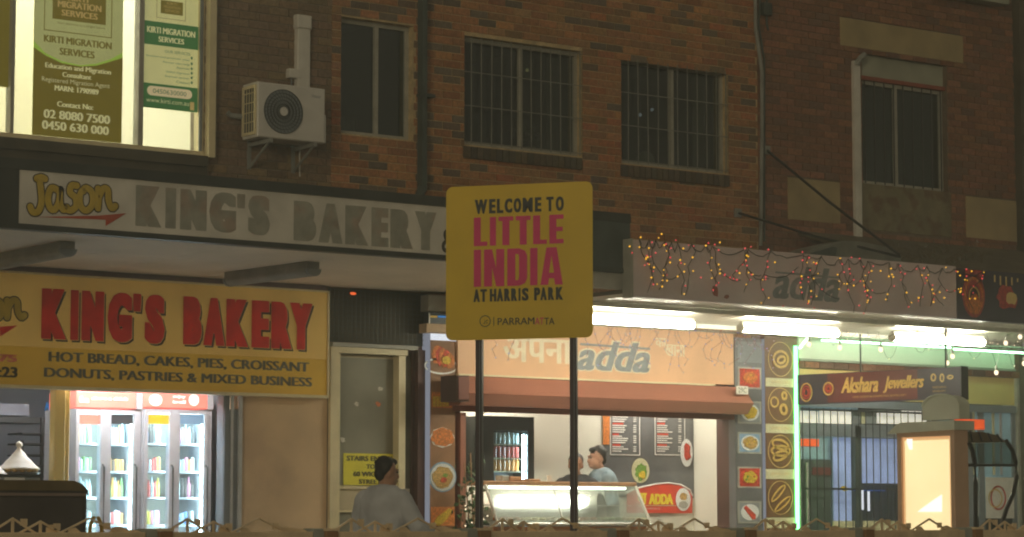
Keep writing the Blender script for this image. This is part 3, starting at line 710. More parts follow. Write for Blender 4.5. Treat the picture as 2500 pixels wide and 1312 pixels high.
part('roof_sheet', MB().box(Fr((0, 0, ZS), (1, 0, 0), (0, 1, 0), (0, 0, 1)), x0, x1, YA + .082, -.012, .12, .17), M['roof_dark'], aw)
part('return_beam', MB().box(fa, xr + .1, x1 - .02, zb - .16, zb - .002, -.06, .0), M['frame_grey'], aw)
# faded lettering of the fascia, one sign
fc = fa.up(.014)
def slope_cells(txt, xs, y0, y1, s, xr):
    return [(ch, a, b, y0 + (((a + b) / 2) - xr) * s, (y1 if ch != "'" else y0 + (y1 - y0) * .36) + (((a + b) / 2) - xr) * s) for ch, (a, b) in zip(txt, xs)]
K1 = [(331, 394), (404, 429), (440, 504), (511, 576), (579, 598), (606, 659)]; K2 = [(717, 772), (778, 836), (843, 899), (907, 948), (953, 1008), (1013, 1065)]
part('faded_lettering', word(MB(), fc, slope_cells("KING'S", K1, 466, 564, 0, 495), 0, .05, .028), M['faded'], aw)
part('faded_lettering', word(MB(), fc, slope_cells('BAKERY', K2, 505, 600, 0, 890), 0, .05, .026), M['faded'], aw)
L(aw, 'ampersand', fc, '&', 1078, 1112, 560, 618, 0, 'sign_black', bold=.02)
def brush(parent, fr, c, ox, oy, kx, ky, slope, main, outline, r):
    # strokes of the brush-written name, in units of the lettering's own height
    J = [(0.02, .18), (.10, .04), (.26, .06), (.36, .30), (.34, .62), (.30, .92)]
    S_ = [J, [(.22, .93), (.36, .96), (.46, .92)],
          [(.86, .62), (.66, .68), (.56, .45), (.60, .18), (.74, .10), (.88, .30), (.92, .62)], [(.92, .62), (.92, .30), (1.02, .10), (1.12, .16)],
          [(1.42, .74), (1.26, .74), (1.22, .56), (1.38, .42), (1.40, .20), (1.24, .08), (1.08, .14)],
          [(1.66, .66), (1.52, .50), (1.54, .20), (1.72, .08), (1.90, .26), (1.88, .56), (1.70, .68), (1.62, .60)],
          [(2.06, .66), (2.08, .40), (2.06, .14)], [(2.08, .42), (2.22, .66), (2.36, .62), (2.38, .34), (2.48, .14), (2.58, .20)]]
    for k, (nm, mm, rr, cc) in enumerate((('name_outline', outline, r * 1.34, c), ('brush_name', main, r, c + .003))):
        mb = MB()
        for s in S_:
            mb.stroke(fr, [fr.hit(ox + a * kx, oy - b * ky + a * kx * slope) for a, b in s], rr, cc)
        part(nm, mb, M[mm], parent)
brush(aw, fc, .0, 72, 522, 81, 92, .095 * -.0, 'script_gold', 'sign_black', .029)
part('arrow', MB().prism(fc, PP(fc, [(88, 530), (240, 527), (308, 521), (258, 552), (258, 537)]), 0, .004), M['arrow_red'], aw)
# unlit battens on the soffit
def batten(p, q, label, grp, lit=False):
    p, q = Vector(p), Vector(q); u = (q - p).normalized(); v = Vector((0, 0, 1)).cross(u).normalized()
    f = Fr((p + q) / 2, u, v, (0, 0, -1)); h = (q - p).length / 2
    t = thing('strip_light', label, 'strip light', (p + q) / 2, grp)
    part('base', MB().bbox(f, -h, h, -.07 if not lit else -.024, .07 if not lit else .024, -.05, .02, .006), M['metal_white' if lit else 'pipe_grey'], t)
    pts = [((.085 if not lit else .054) * math.cos(a), (.07 if not lit else .046) * math.sin(a)) for a in ([math.pi * i / 10 for i in range(11)] if not lit else [math.pi * (-.28 + 1.56 * i / 14) for i in range(15)])]
    f2 = Fr(f.o + f.n * .02, v, (0, 0, -1), u)
    part('diffuser', MB().prism(f2, pts, -h + .03, h - .03), M['tube_lit'] if lit else M['pipe_grey'], t)
    for s in (-1, 1): part('end_cap', MB().prism(f2, [(a * 1.02, b * 1.02) for a, b in pts], s * h - .014, s * h + .014), M['metal_white' if lit else 'alu_dark'], t)
    return t
batten(WZ(562, 678, ZS - .05), WZ(765, 652, ZS - .05), 'unlit grey strip light under the bakery awning, above the word BAKERY', 'unlit strip lights under the bakery awning')
batten(WZ(-45, 645, ZS - .05), WZ(165, 603, ZS - .05), 'unlit grey strip light under the bakery awning, cut by the left photo edge', 'unlit strip lights under the bakery awning')

# ------------------------------------------------------------------ bakery sign over the shopfront
YS = -.15; fs = wall(YS)
q = fs.R(100, 799, 699, 953); sx0, sx1 = X(-700), q[1]
zt = fs.hit(400, 690)[1]; zm = fs.hit(400, 861)[1]; zb = fs.hit(400, 952)[1]
part('bulkhead', MB().box(W0, sx0, sx1 + .01, zt + .002, ZS - .002, .0, .10), M['bulkhead'], oA)
sg = thing('shop_sign', "yellow bakery sign with big red KING'S BAKERY lettering over the shopfront", 'sign', ((sx0 + sx1) / 2, YS, zb))
part('upper_field', MB().box(fs, sx0, sx1, zm, zt, -.14, 0), M['sign_cream_glow'], sg)
part('lower_band', MB().box(fs, sx0, sx1, zb, zm - .002, -.14, -.004), M['sign_gold_glow'], sg)
part('edge_trim', MB().box(fs, sx0, sx1 + .018, zb - .03, zb - .001, -.14, .012).box(fs, sx1 + .001, sx1 + .02, zb, zt + .02, -.14, .012).box(fs, sx0, sx1 + .02, zt + .001, zt + .02, -.14, .012), M['cream_frame'], sg)
R1 = [(100, 161), (171, 190), (198, 252), (261, 321), (324, 343), (352, 401)]; R2 = [(446, 491), (495, 547), (551, 605), (613, 656), (661, 711), (706, 761)]
for w, xs, y0, y1, xr_ in (("KING'S", R1, 713, 834, 252), ('BAKERY', R2, 733, 848, 602)):
    ce = slope_cells(w, xs, y0, y1, 0, xr_)
    part('letter_shadow', word(MB(), fs, ce, .002, .05, .021, 5, dx=5.5, dy=5), M['sign_black'], sg)
    part('letter_outline', word(MB(), fs, ce, .007, .05, .023, 5, dx=.8, grow=.006), M['sign_cream'], sg)
    part('red_lettering', word(MB(), fs, ce, .012, .05, .0215, 5), M['sign_red'], sg)
L(sg, 'lettering', fs, 'HOT BREAD, CAKES, PIES, CROISSANT', 118, 755, 872, 899, 0, 'sign_slate', emb=.008)
L(sg, 'lettering', fs, 'DONUTS, PASTRIES & MIXED BUSINESS', 107, 762, 910, 936, 0, 'sign_slate', emb=.008)
L(sg, 'number', fs, '75', -6, 42, 866, 884, 0, 'pink_print', bold=.02, emb=.01)
L(sg, 'number', fs, ':23', -4, 43, 896, 922, 0, 'sign_black', bold=.015, emb=.006)
brush(sg, fs, .001, -152, 786, 82, 78, .0, 'script_gold', 'sign_black', .032)
part('arrow', MB().prism(fs, PP(fs, [(-120, 800), (-20, 800), (42, 795), (0, 822), (0, 808)]), .001, .005), M['sign_red'], sg)

# ------------------------------------------------------------------ bakery room
bx0, bx1 = bak[0], bak[1]; zc = bak[3]
part('shop_floor', MB().box(W0, bx0 - .3, bx1 + .3, .0, .10, -5, -.02), M['interior_grey'], oA)
part('shop_ceiling', MB().box(W0, bx0 - .3, bx1 + .6, 3.0, 3.06, -5, -.26), M['interior_white'], oA)
part('back_wall', MB().box(W0, bx0 - .3, bx1 + .6, .1, 3.0, -5.1, -5), M['interior_grey'], oA)
part('side_wall', MB().box(W0, bx1 + .6, bx1 + .65, .1, 3.0, -5.1, -.26), M['interior_grey'], oA); part('side_wall', MB().box(W0, bx0 - .35, bx0 - .3, .1, 3.0, -5.1, -.26), M['interior_grey'], oA)
for xx, yy in ((X(60, 2), 1.0), (X(330, .8), .55)):  # second tube added near the entrance to brighten the awning soffit
    t = single('strip_light', MB().bbox(Fr((xx, yy, 3.0), (1, 0, 0), (0, 1, 0), (0, 0, -1)), -.6, .6, -.06, .06, 0, .06, .01), M['cool_lamp'], 'cool white ceiling tube inside the bakery ' + ('added by the entrance to light the awning soffit' if yy < .8 else 'above the pastry counter'), 'strip light')
f3 = wall(-.02)
jm = B(oA, 'door_jamb', wall(.02), 541, 583, 1000, 1320, -.1, .05, 'alu_dark'); 
part('jamb_trim', MB().box(wall(.02), X(556, .02, 1100), X(562, .02, 1100), .1, zc, .05, .065), M['alu'], jm)
part('jamb_trim', MB().box(wall(.02), X(574, .02, 1100), X(583, .02, 1100), .1, zc, .05, .07), M['alu'], jm)
part('door_jamb', MB().box(wall(.02), X(541, .02, 1100), X(556, .02, 1100), .1, zc, -.1, .03), M['alu_dark'], oA)
bpy.data.objects.remove(part('x', MB().box(f3, 0, 1, 0, 1, 0, 1), M['alu']))
cpost = single('column', MB().bbox(wall(.35), X(134, .35, 1060), X(160, .35, 1060), .1, 3.0, -.12, 0, .01).bbox(wall(.35), X(160, .35, 1060) + .001, X(175, .35, 1060), .1, 3.0, -.12, -.04, .01), M['sign_cream'], 'yellow painted column standing in the bakery entrance left of the fridges', 'column')
# drinks fridges
YF = 1.2; ff = wall(YF)
def fridge(xs, cols, label, hd):                  # xs: left edge, right edge of body, doors [(x0,x1)...] in the photo's pixels
    xa, xb, doors = xs
    a0, a1 = X(xa, YF, 1100), X(xb, YF, 1100); zt = ff.hit((xa + xb) / 2, 958)[1]; zh = ff.hit((xa + xb) / 2, 1000)[1]
    t = thing('drinks_fridge', label, 'fridge', ((a0 + a1) / 2, YF + .3, .1))
    b = part('body', MB().box(ff, a0, a0 + .04, .1, zh, -.7, .0).box(ff, a1 - .07, a1, .1, zh, -.7, 0).box(ff, a0 + .04, a1 - .07, .1, .3, -.7, 0).box(ff, a0 + .04, a1 - .07, zh - .05, zh, -.7, 0).box(ff, a0 + .04, a1 - .07, .3, zh - .05, -.7, -.64), M['alu'], t)
    h = part('header', MB().bbox(ff, a0, a1 - .07, zh + .01, zt, -.6, .03, .01), M['header_lit'], t)
    part('header_end', MB().box(ff, a1 - .068, a1, zh + .01, zt, -.6, .028), M['alu'], t)
    for (s, x0, x1, y0, y1) in hd: L(h, 'header_lettering', ff, s, x0, x1, y0, y1, .034, 'header_white', bold=.015, emb=.006)
    part('light_tube', MB().tube([ff.P(a0 + .08, zh - .08, -.08), ff.P(a1 - .12, zh - .08, -.08)], .018, 6), M['fridge_lamp'], t)
    for dd_ in doors: part('light_tube', MB().tube([ff.P(X(dd_[1], YF, 1100) + .03, .32, -.05), ff.P(X(dd_[1], YF, 1100) + .03, zh - .1, -.05)], .012, 6), M['fridge_lamp'], t)
    part('centre_post', MB().box(ff, X(doors[0][1], YF, 1100) + .0, X(doors[1][0], YF, 1100) - .012, .21, zh - .006, -.03, .055), M['alu'], t)
    part('lining', MB().box(ff, a0 + .041, a1 - .071, .301, zh - .051, -.639, -.63), M['interior_white'], t)
    z_sh = [ff.hit((xa + xb) / 2, y)[1] for y in (1281, 1214, 1150, 1082)]
    for z in z_sh: part('shelf', MB().box(ff, a0 + .041, a1 - .071, z - .022, z, -.6, -.12), M['alu'], t)
    for (d0, d1, strip, rows) in doors:
        x0, x1 = X(d0, YF, 1100), X(d1, YF, 1100); w = .028
        dr = part('door', MB().frame(ff, x0 - .025, x1 + .045, .22, zh - .012, .035, .004, .045), M['alu'], t)
        part('glass', MB().box(ff, x0 + .011, x1 + .009, .256, zh - .048, .016, .022), M['glass_fridge'], dr)
        part('decal', MB().box(ff, x0 + .012, x1 + .008, ff.hit((d0 + d1) / 2, 1036)[1], ff.hit((d0 + d1) / 2, 1013)[1], .024, .027), M[strip], dr)
        part('handle', MB().tube([ff.P(x1 + .028, z, c) for z, c in ((.75, .045), (.78, .085), (1.72, .085), (1.75, .045))], .011, 6), M['dark_metal'], dr)
        for k, (z, cm) in enumerate(zip([.305] + z_sh[:4], rows)):
            n = 7
            for j in range(n):
                xx = x0 + .045 + (x1 - x0 - .05) * j / (n - 1) + U(-.004, .004)
                key = ('b', k % 2); hgt = (.20, .16)[k % 2] * U(.86, 1.12)
                c0 = Vector((xx, YF + .19, z))
                prof = [(.022, 0), (.0235, hgt * .62), (.010, hgt * .85), (.010, hgt)] if k % 2 == 0 else [(.022, 0), (.024, .01), (.024, hgt * .8), (.020, hgt * .84), (.020, hgt * .86)]
                cn = (cm if isinstance(cm, str) else random.choice(cm)); cn = cn if R_() < .62 else random.choice(['drink_clear', 'drink_clear', 'drink_orange', 'drink_pink', 'drink_blue', 'drink_yellow', 'drink_dark'])
                kind = 'bottle' if k % 2 == 0 else 'can'
                nmc = cn.split('_')[1]
                ob = single(kind, MB().lathe(c0, prof, 8), M[cn], f"{nmc} drink {kind} on {('the base', 'the lowest shelf', 'the second shelf', 'the third shelf', 'the top shelf')[k]} behind the {strip_names[strip]} topped fridge door", 'drink', f"{nmc} {kind}s behind the {strip_names[strip]} topped fridge door, row {('at the base', 'one up', 'two up', 'three up', 'at the top')[k]}")
    return t
strip_names = dict(header_lit='red', cloth_dark='black', caution_yellow='orange', plate_blue='blue')
fridge((181, 343, [(186, 240, 'header_lit', ['drink_yellow', 'drink_clear', 'drink_clear', ('drink_clear', 'drink_green'), ('drink_green', 'drink_clear')]),
                   (264, 319, 'cloth_dark', ['drink_yellow', ('drink_green', 'drink_red'), 'drink_green', ('drink_dark', 'drink_orange'), 'drink_clear'])]), None,
       'tall drinks fridge beside the yellow column, with a glowing red header', [('Coca', 190, 214, 968, 984), ('share a drink', 220, 310, 970, 978)])
fridge((345, 516, [(354, 408, 'caution_yellow', [('drink_pink', 'drink_clear'), ('drink_yellow', 'drink_pink'), 'drink_red', ('drink_red', 'drink_clear'), ('drink_dark', 'drink_clear')]),
                   (432, 492, 'plate_blue', ['drink_orange', ('drink_blue', 'drink_clear'), ('drink_dark', 'drink_purple'), ('drink_clear', 'drink_orange'), 'drink_clear'])]), None,
       'tall drinks fridge with a glowing red header, nearer to the rendered wall', [('enjoy', 418, 450, 966, 974), ('ice cold', 418, 450, 978, 986)])
for x0, x1 in ((360, 392), (457, 482)): D(oA, 'drink_picture', ff, x0, x1, 963, 992, .034, .038, 'header_white', 14)
# things in the left of the bakery
rk = thing('shelf_rack', 'dark wire shelf rack against the bakery back wall', 'rack', (X(110, 2.5), 2.6, .1)); fr_ = wall(2.5)
for x in (52, 100, 168): part('upright', MB().box(fr_, X(x, 2.5, 1110), X(x, 2.5, 1110) + .03, .1, fr_.hit(110, 1020)[1] + (0 if x > 90 else -.25), -.03, 0), M['dark_metal'], rk)
for y in (1060, 1085, 1112, 1138, 1165): part('shelf', MB().box(fr_, X(52, 2.5, 1110), X(172, 2.5, 1110), fr_.hit(110, y + 2)[1], fr_.hit(110, y - 2)[1], -.35, .01), M['dark_metal'], rk)
mh = thing('exhaust_hood', 'dark extractor hood under the bakery ceiling', 'hood', (X(20, 3), 3.2, 2.0)); fr_ = wall(3.0)
B(mh, 'hood', fr_, -60, 72, 985, 1014, -.6, 0, 'alu_dark'); B(mh, 'shelf_edge', fr_, -60, 120, 1018, 1032, -.5, .02, 'black_paint')
fr_ = wall(4.9); L(oA, 'wall_lettering', fr_, 'Ki', 108, 132, 982, 1003, .01, 'screen_blue', shear=.3)
pc = thing('counter', 'dark display counter in the bakery entrance carrying a covered tray', 'counter', (X(40, .5), .8, .1))
fr_ = wall(.5); B(pc, 'cabinet', fr_, -80, 96, 1166, 1400, -.5, 0, 'interior_grey'); B(pc, 'top', fr_, -82, 100, 1158, 1165, -.52, .02, 'dark_metal')
B(pc, 'price_card', fr_, 10, 60, 1166, 1173, .003, .006, 'print_white')
zt = fr_.hit(50, 1158)[1]; c0 = Vector((X(56, .62, 1150), .72, zt))
tr = thing('pastry_tray', 'tray of golden pastries under a tied white mesh cover', 'tray', c0)
part('tray', MB().lathe(c0, [(.20, .002), (.22, .02)], 20), M['steel'], tr)
for i in range(14):
    a = 2 * math.pi * i / 14; part('pastry', MB().ball(c0 + Vector((.16 * math.cos(a), .16 * math.sin(a), .045)), .035, 8, 6, (1, 1, .7)), M['food_tan'], tr, smooth=True)
cp = []
for i in range(13):
    k = i / 12; cp.append((.20 * (1 - k) ** 1.15 + .014 + .003 * math.sin(k * 20), .05 + .22 * k))
cp += [(.035, .285), (.03, .31), (.01, .33)]
part('mesh_cover', MB().lathe(c0, cp, 22), M['paper'], tr, smooth=True)
t2 = clone(tr, (-.35, -.02, -.06), 'second covered pastry tray half cut by the left photo edge')

# dark rounded cabinet and yellow caution sign in front of the bakery
YB = -6.6; fb = wall(YB)
bn = thing('service_cabinet', 'dark grey rounded street cabinet with a paler stripe, before the bakery', 'cabinet', (X(80, YB, 1250), YB + .4, 0))
x0, x1 = X(-120, YB, 1250), X(211, YB, 1250); zt = fb.hit(80, 1175)[1]; rr = .13
pts = [(x0, .02), (x1, .02)] + [(x1 - rr + rr * math.cos(a), zt - rr * .7 + rr * .7 * math.sin(a)) for a in [math.pi / 2 * i / 8 for i in range(9)]] + [(x0, zt)]
part('casing', MB().prism(fb, pts, -.8, 0), M['bin_dark'], bn)
zc_ = fb.hit(80, 1198)[1]
pts = [(x0, zc_)] + [(x1 + .006, zc_)] + [(x1 - rr + (rr + .006) * math.cos(a), zt - rr * .7 + (rr * .7 + .006) * math.sin(a)) for a in [math.pi / 2 * i / 8 for i in range(9)]] + [(x0, zt + .006)]
part('lid', MB().prism(fb, pts, -.806, .012), M['bin_top'], bn)
part('stripe', MB().box(fb, X(8, YB), x1 - .01, fb.hit(80, 1211)[1], fb.hit(80, 1204)[1], .002, .014), M['bin_stripe'], bn)
part('front_panel', MB().bbox(fb, X(8, YB), x1 - .03, .1, fb.hit(80, 1214)[1], .0, .012), M['bin_dark'], bn)
cs = thing('caution_stand', 'small yellow caution stand with a loop handle, in front of the fridges', 'caution sign', (X(233, -5), -5, 0)); fy = wall(-5)
x0, x1, z0, z1 = fy.R(219, 248, 1278, 1310); zt = fy.hit(233, 1262)[1]; xm = (x0 + x1) / 2
for s in (-1, 1):
    f5 = Fr((xm, -5, 0), (1, 0, 0), Vector((0, -s * .12, 1)).normalized(), Vector((0, -s, -.12)).normalized())
    part('board', MB().prism(f5, [(-.15, .0), (.15, .0), (.075, zt - .14), (-.075, zt - .14)], 0 if s > 0 else -.0, .012), M['caution_yellow'], cs)
hp = [Vector((xm + .05 * math.cos(a), -5, zt - .12 + .12 * math.sin(a))) for a in [math.pi * i / 10 for i in range(11)]]
part('handle', MB().tube(hp, .014, 6), M['caution_yellow'], cs)

# ------------------------------------------------------------------ stair door beside the bakery
dt = W0.hit(910, 856)[1]
dr = part('door_frame', MB().box(W0, X(803), X(822) - .001, .0, dt + .02, .001, .05).box(W0, X(822), X(990), W0.hit(905, 866)[1], dt + .02, .001, .05).box(W0, X(970, 0, 1050), X(986, 0, 1050), .0, W0.hit(905, 866)[1] - .001, -.10, .03).box(W0, X(822) - .0, X(830), .0, W0.hit(905, 866)[1] - .001, -.12, .02), M['cream_frame'], oB)
part('head_moulding', MB().box(W0, X(803), X(1010), dt + .021, dt + .06, .001, .09), M['frame_grey'], oB)
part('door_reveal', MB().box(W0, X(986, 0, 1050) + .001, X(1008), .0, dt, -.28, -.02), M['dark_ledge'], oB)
dl = wall(.09)
door = part('stair_door', MB().box(dl, X(826, .09, 1100), X(972, .09, 1100), .02, dt - .05, -.05, -.002), M['door_low'], oB)
part('upper_panel', MB().box(dl, X(829, .09, 1000), X(967, .09, 1000), dl.hit(905, 1186)[1], dl.hit(905, 876)[1], 0, .004), M['door_panel'], door)
part('middle_rail', MB().box(dl, X(824, .09, 1000), X(970, .09, 1000), dl.hit(905, 1194)[1], dl.hit(905, 1188)[1], 0, .03), M['cream_frame'], door)
part('lower_panel', MB().box(dl, X(824, .09, 1000), X(970, .09, 1000), .1, dl.hit(905, 1250)[1], 0, .004), M['door_panel'], door)
part('middle_rail', MB().box(dl, X(824, .09, 1000), X(970, .09, 1000), dl.hit(905, 1251)[1], dl.hit(905, 1247)[1], .005, .03), M['cream_frame'], door)
dn = dl.up(.006)
ns_ = thing('notice', 'yellow notice with stairs wording fixed low on the stair door', 'notice', dn.P(*[(lambda q: q)((X(900, .09, 1150), dl.hit(900, 1186)[1]))][0]))
B(ns_, 'board', dn, 838, 966, 1108, 1185, 0, .004, 'notice_yellow')
for s, x0, x1, y0, y1 in (('STAIRS ENTRY', 845, 958, 1114, 1126), ('TO', 893, 915, 1134, 1145), ('60 WIGRAM', 861, 950, 1152, 1164), ('STREET', 875, 930, 1171, 1182)):
    L(ns_, 'lettering', dn, s, x0, x1, y0, y1, .007, 'print_dark', bold=.01, emb=.004)
for i, (x, y, m, lb) in enumerate(((870, 987, 'pink_print', 'small torn paper scrap on the stair door, left one of the middle pair'), (923, 987, 'print_orange', 'torn orange edged sticker remnant on the stair door, right one of the middle pair'), (930, 950, 'pink_print', 'faint torn orange sticker remnant high on the stair door'), (837, 1075, 'paper', 'torn white paper remnant at the left edge of the stair door panel'))):
    f = dl.up(.006); a, b = f.hit(x, y); k = .030 if i < 3 else .035
    pts = [(a + k * 1.2 * math.cos(t) * U(.5, 1.2), b + k * math.sin(t) * U(.4, 1.1)) for t in [2 * math.pi * j / 11 for j in range(11)]]
    single('paper_scrap', MB().prism(f, pts, 0, .002), M['paper' if i != 1 else m], lb, 'paper scrap')
    if i in (0, 1): pass
# dark lattice over the door: wire mesh over dark bricks
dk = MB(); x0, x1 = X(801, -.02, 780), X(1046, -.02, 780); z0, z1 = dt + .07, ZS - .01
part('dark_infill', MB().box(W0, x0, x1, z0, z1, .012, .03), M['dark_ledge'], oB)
ms = MB(); f = wall(-.05)
n = int((x1 - x0) / .055)
for i in range(n + 1): ms.box(f, x0 + i * .055, x0 + i * .055 + .006, z0, z1, 0, .006)
for i in range(int((z1 - z0) / .055) + 1): ms.box(f, x0, x1, z0 + i * .055, z0 + i * .055 + .006, .007, .013)
single('wire_mesh', ms, M['pipe_green'], 'rusty square wire mesh panel over the stair door, under the awning', 'mesh')
single('indicator_lamp', MB().ball(WY(862, 717, -.3), .02, 10, 6, (2, 1, .8)), M['red_glow'], 'small glowing red lamp under the awning beside the bakery sign', 'lamp', smooth=True)
B(oB, 'dark_post', wall(-.02), 1012, 1044, 856, 1400, 0, .06, 'dark_brown')

# ------------------------------------------------------------------ canopy of the corner restaurant and jeweller
YC = -3.2; fc_ = wall(YC); ZC = WY(1545, 724, YC).z
cn = thing('shop_awning', 'ribbed metal awning with a pale mauve fascia over the adda restaurant', 'awning', (X(1950), -1.6, ZC))
x0 = X(1545, YC); xm_ = X(2335, YC); x1 = XD + 3.5
zt = fc_.hit(1940, 618)[1]; zb = fc_.hit(1940, 751)[1]
part('fascia_panel', MB().box(fc_, x0, xm_ - .004, zb, zt, -.12, .0), M['fascia_mauve'], cn)
part('end_cap', MB().box(fc_, x0 - .02, x0 - .002, zb - .01, zt + .01, -.14, .01), M['frame_grey'], cn)
fj = fc_
part('jewellery_fascia', MB().box(fc_, xm_, x1, zb - .01, zt - .02, -.12, .004), M['jewel_dark'], cn)
rb = MB(); n = int((x1 - x0 + .05) / .085)
for i in range(n):                                   # folded sheet: each rib a trapezoid running to the wall
    a = x0 - .02 + i * .085
    f = Fr((a, 0, ZC), (1, 0, 0), (0, 0, 1), (0, -1, 0))
    rb.prism(f, [(0, 0), (.022, .0), (.034, .03), (.073, .03), (.085, .0), (.085, .036), (0, .036)], .012, 3.07)
part('ribbed_sheet', rb, M['metal_white'], cn)
part('roof_deck', MB().box(Fr((0, 0, ZC + .04), (1, 0, 0), (0, 1, 0), (0, 0, 1)), x0, x1, YC + .13, -.012, 0, .04), M['roof_dark'], cn)
for y in (-.9, -2.5): part('purlin', MB().box(Fr((0, 0, ZC), (1, 0, 0), (0, 1, 0), (0, 0, -1)), x0, x1, y - .03, y + .03, 0.001, .05), M['metal_white'], cn)
L(cn, 'adda_lettering', fc_.up(.002), 'adda', 1886, 2050, 652, 734, 0, 'adda_grey', bold=.012, shear=.32, emb=.012)
part('lettering_line', MB().prism(fc_, PP(fc_, [(1893, 663), (2050, 677), (2050, 681), (1893, 667)]), .001, .006), M['adda_grey'], cn)
D(cn, 'stain_mark', fc_, 1738, 1752, 700, 726, 0, .002, 'rust_red', 9, .4); D(cn, 'stain_mark', fc_, 1768, 1780, 718, 732, 0, .002, 'rust_red', 9, .4)
# gold necklaces printed on the dark jewellery fascia
def necklace(parent, fr, xc, yt, yb, hw, ms, seed, cc=.006):
    for k, (m, s) in enumerate(ms):
        a0, a1, b0, b1 = fr.R(xc - hw * s, xc + hw * s, yt + (yb - yt) * (1 - s) * .6, yb - (yb - yt) * (1 - s) * .5)
        part('necklace_band', MB().ring(fr, (a0 + a1) / 2, (b0 + b1) / 2, (a1 - a0) / 2, (b1 - b0) / 2, (a1 - a0) * .10, cc + k * .003, cc + .003 + k * .003, 26), M[m], parent)
necklace(cn, fc_, 2376, 668, 776, 27, [('jewel_red', 1), ('food_orange', .86), ('jewel_red', .68), ('jewel_gold', .5)], 1)
B(cn, 'necklace_chain', fc_, 2356, 2396, 660, 700, .005, .009, 'jewel_red')
D(cn, 'pendant', fc_, 2362, 2392, 720, 768, .02, .024, 'food_orange', 18, .15)
for k in range(5): B(cn, 'necklace_chain', fc_, 2426 + k * 14, 2429 + k * 14, 672 + k * 2, 705 + abs(2 - k) * -8, .005, .008, 'print_gold')
D(cn, 'pendant', fc_, 2434, 2480, 700, 756, .006, .010, 'jewel_red', 16, .2); D(cn, 'pendant_stone', fc_, 2455, 2480, 712, 745, .011, .016, 'print_gold', 12, .2)
# roof clutter above the fascia
mr = thing('roof_vent', 'low pale arched roof cowl lying on the restaurant awning', 'vent', WY(2070, 615, -2.2))
f = wall(-2.2); pts = PP(f, [(1955, 622), (1985, 606), (2025, 596), (2062, 588), (2100, 590), (2140, 598), (2180, 606), (2200, 628), (2200, 640), (1955, 640)])
part('cowl', MB().prism(f, pts, -.35, 0), M['bar_grey'], mr)
part('flashing', MB().prism(f, PP(f, [(1965, 622), (2030, 603), (2040, 606), (2036, 625)]), .001, .03), M['pipe_green'], mr)
tw = MB()
for i in range(90):
    a = WY(U(2150, 2400), U(615, 650), -1.6 + U(-.5, .5)); d = Vector((U(-.16, .2), U(-.1, .1), U(.02, .16)))
    tw.tube([a, a + d * .6 + Vector((0, 0, .02)), a + d], .006, 4)
dd = single('dry_twigs', tw, M['roof_dark'], 'tangle of dry twigs caught on top of the restaurant awning', 'twigs'); dd['kind'] = 'stuff'; del dd['category']
up = MB(); up.prism(Fr((0, 0, 0), (0, -1, 0), (0, 0, 1), (1, 0, 0)), [(.02, WY(2300, 600, 0).z + .02), (3.0, zt - .18), (3.0, zt - .22), (.02, WY(2300, 600, 0).z - .03)], X(2160, -1.5, 620), x1)
part('sloped_roof', up, M['roof_dark'], cn)
for lb, p, q, r in (('steel stay cable rising from the restaurant awning to the joint of the two buildings', WY(1872, 367, -.03), WY(2195, 622, -2.9), .016), ('steel stay cable running low from a hook in the orange brick wall to the awning', WY(1802, 520, -.03), WY(2197, 627, -2.9), .016)):
    s = thing('stay_cable', lb, 'cable', (p + q) / 2, 'stay cables of the restaurant awning'); part('cable', MB().tube([p, (p + q) / 2 - Vector((0, 0, .03)), q], r, 6), M['wire'], s)
    part('anchor', MB().bbox(W0, p.x - .05, p.x + .05, p.z - .05, p.z + .05, .011, .045), M['pipe_grey'], s)
# lit battens under the canopy
gl = 'lit strip lights under the restaurant awning'
for (a, b, y, lb) in ((1425, 1692, 779, 'glowing white strip light partly hidden by the yellow welcome sign'), (1808, 2044, 801, 'glowing white strip light in the middle of the ribbed restaurant awning'), (2178, 2400, 824, 'glowing white strip light above the dark jewellers sign')):
    p = WZ((a + b) / 2, y, ZC - .09); f = wall(p.y); xa, xb = f.hit(a, y)[0], f.hit(b, y)[0]
    batten((xa, p.y, ZC - .10), (xb, p.y, ZC - .10), lb, gl, True)

# ------------------------------------------------------------------ adda restaurant sign and shutter
fo = wall(-.16)
rs = thing('shop_sign', 'bright orange restaurant sign with adda lettering and Hindi words, above the shutter box', 'sign', (X(1450), -.16, fo.hit(1454, 925)[1]))
q = fo.R(1118, 1791, 796, 926)
part('board', MB().box(fo, q[0], q[1], q[2], q[3], -.15, 0), M['adda_orange'], rs)
part('edge_rail', MB().box(fo, q[0], q[1], q[3] + .001, q[3] + .03, -.1, .02), M['frame_grey'], rs)
part('edge_rail', MB().box(fo, q[0], q[1] - .3, q[2] - .022, q[2] - .001, -.1, .02), M['cream_frame'], rs)
fo1 = fo.up(.002)
L(rs, 'letter_outline', fo1, 'adda', 1404, 1590, 831, 910, 0, 'adda_cream', bold=.05, shear=.32, emb=.014)
L(rs, 'adda_lettering', fo1, 'adda', 1407, 1586, 835, 907, .004, 'adda_grey', bold=.012, shear=.32, emb=.012)
part('lettering_line', MB().prism(fo, PP(fo, [(1416, 838), (1586, 850), (1586, 855), (1416, 843)]), .007, .011), M['adda_grey'], rs)
L(rs, 'hindi_lettering', fo1, 'अपना', 1228, 1398, 826, 886, 0, 'adda_cream', bold=.01, emb=.010)
L(rs, 'hindi_lettering', fo1, 'का', 1600, 1628, 826, 848, 0, 'adda_cream', emb=.004)
L(rs, 'hindi_lettering', fo1, 'खाना', 1622, 1674, 842, 870, 0, 'adda_cream', emb=.006)
t = single('neon_strip', MB().tube([fo.P(q[0] + .05, q[3] + .045, .05), fo.P(q[1] + .3, q[3] + .045, .05)], .012, 6), M['led_white'], 'thin bluish white light strip along the top of the orange restaurant sign', 'light strip')
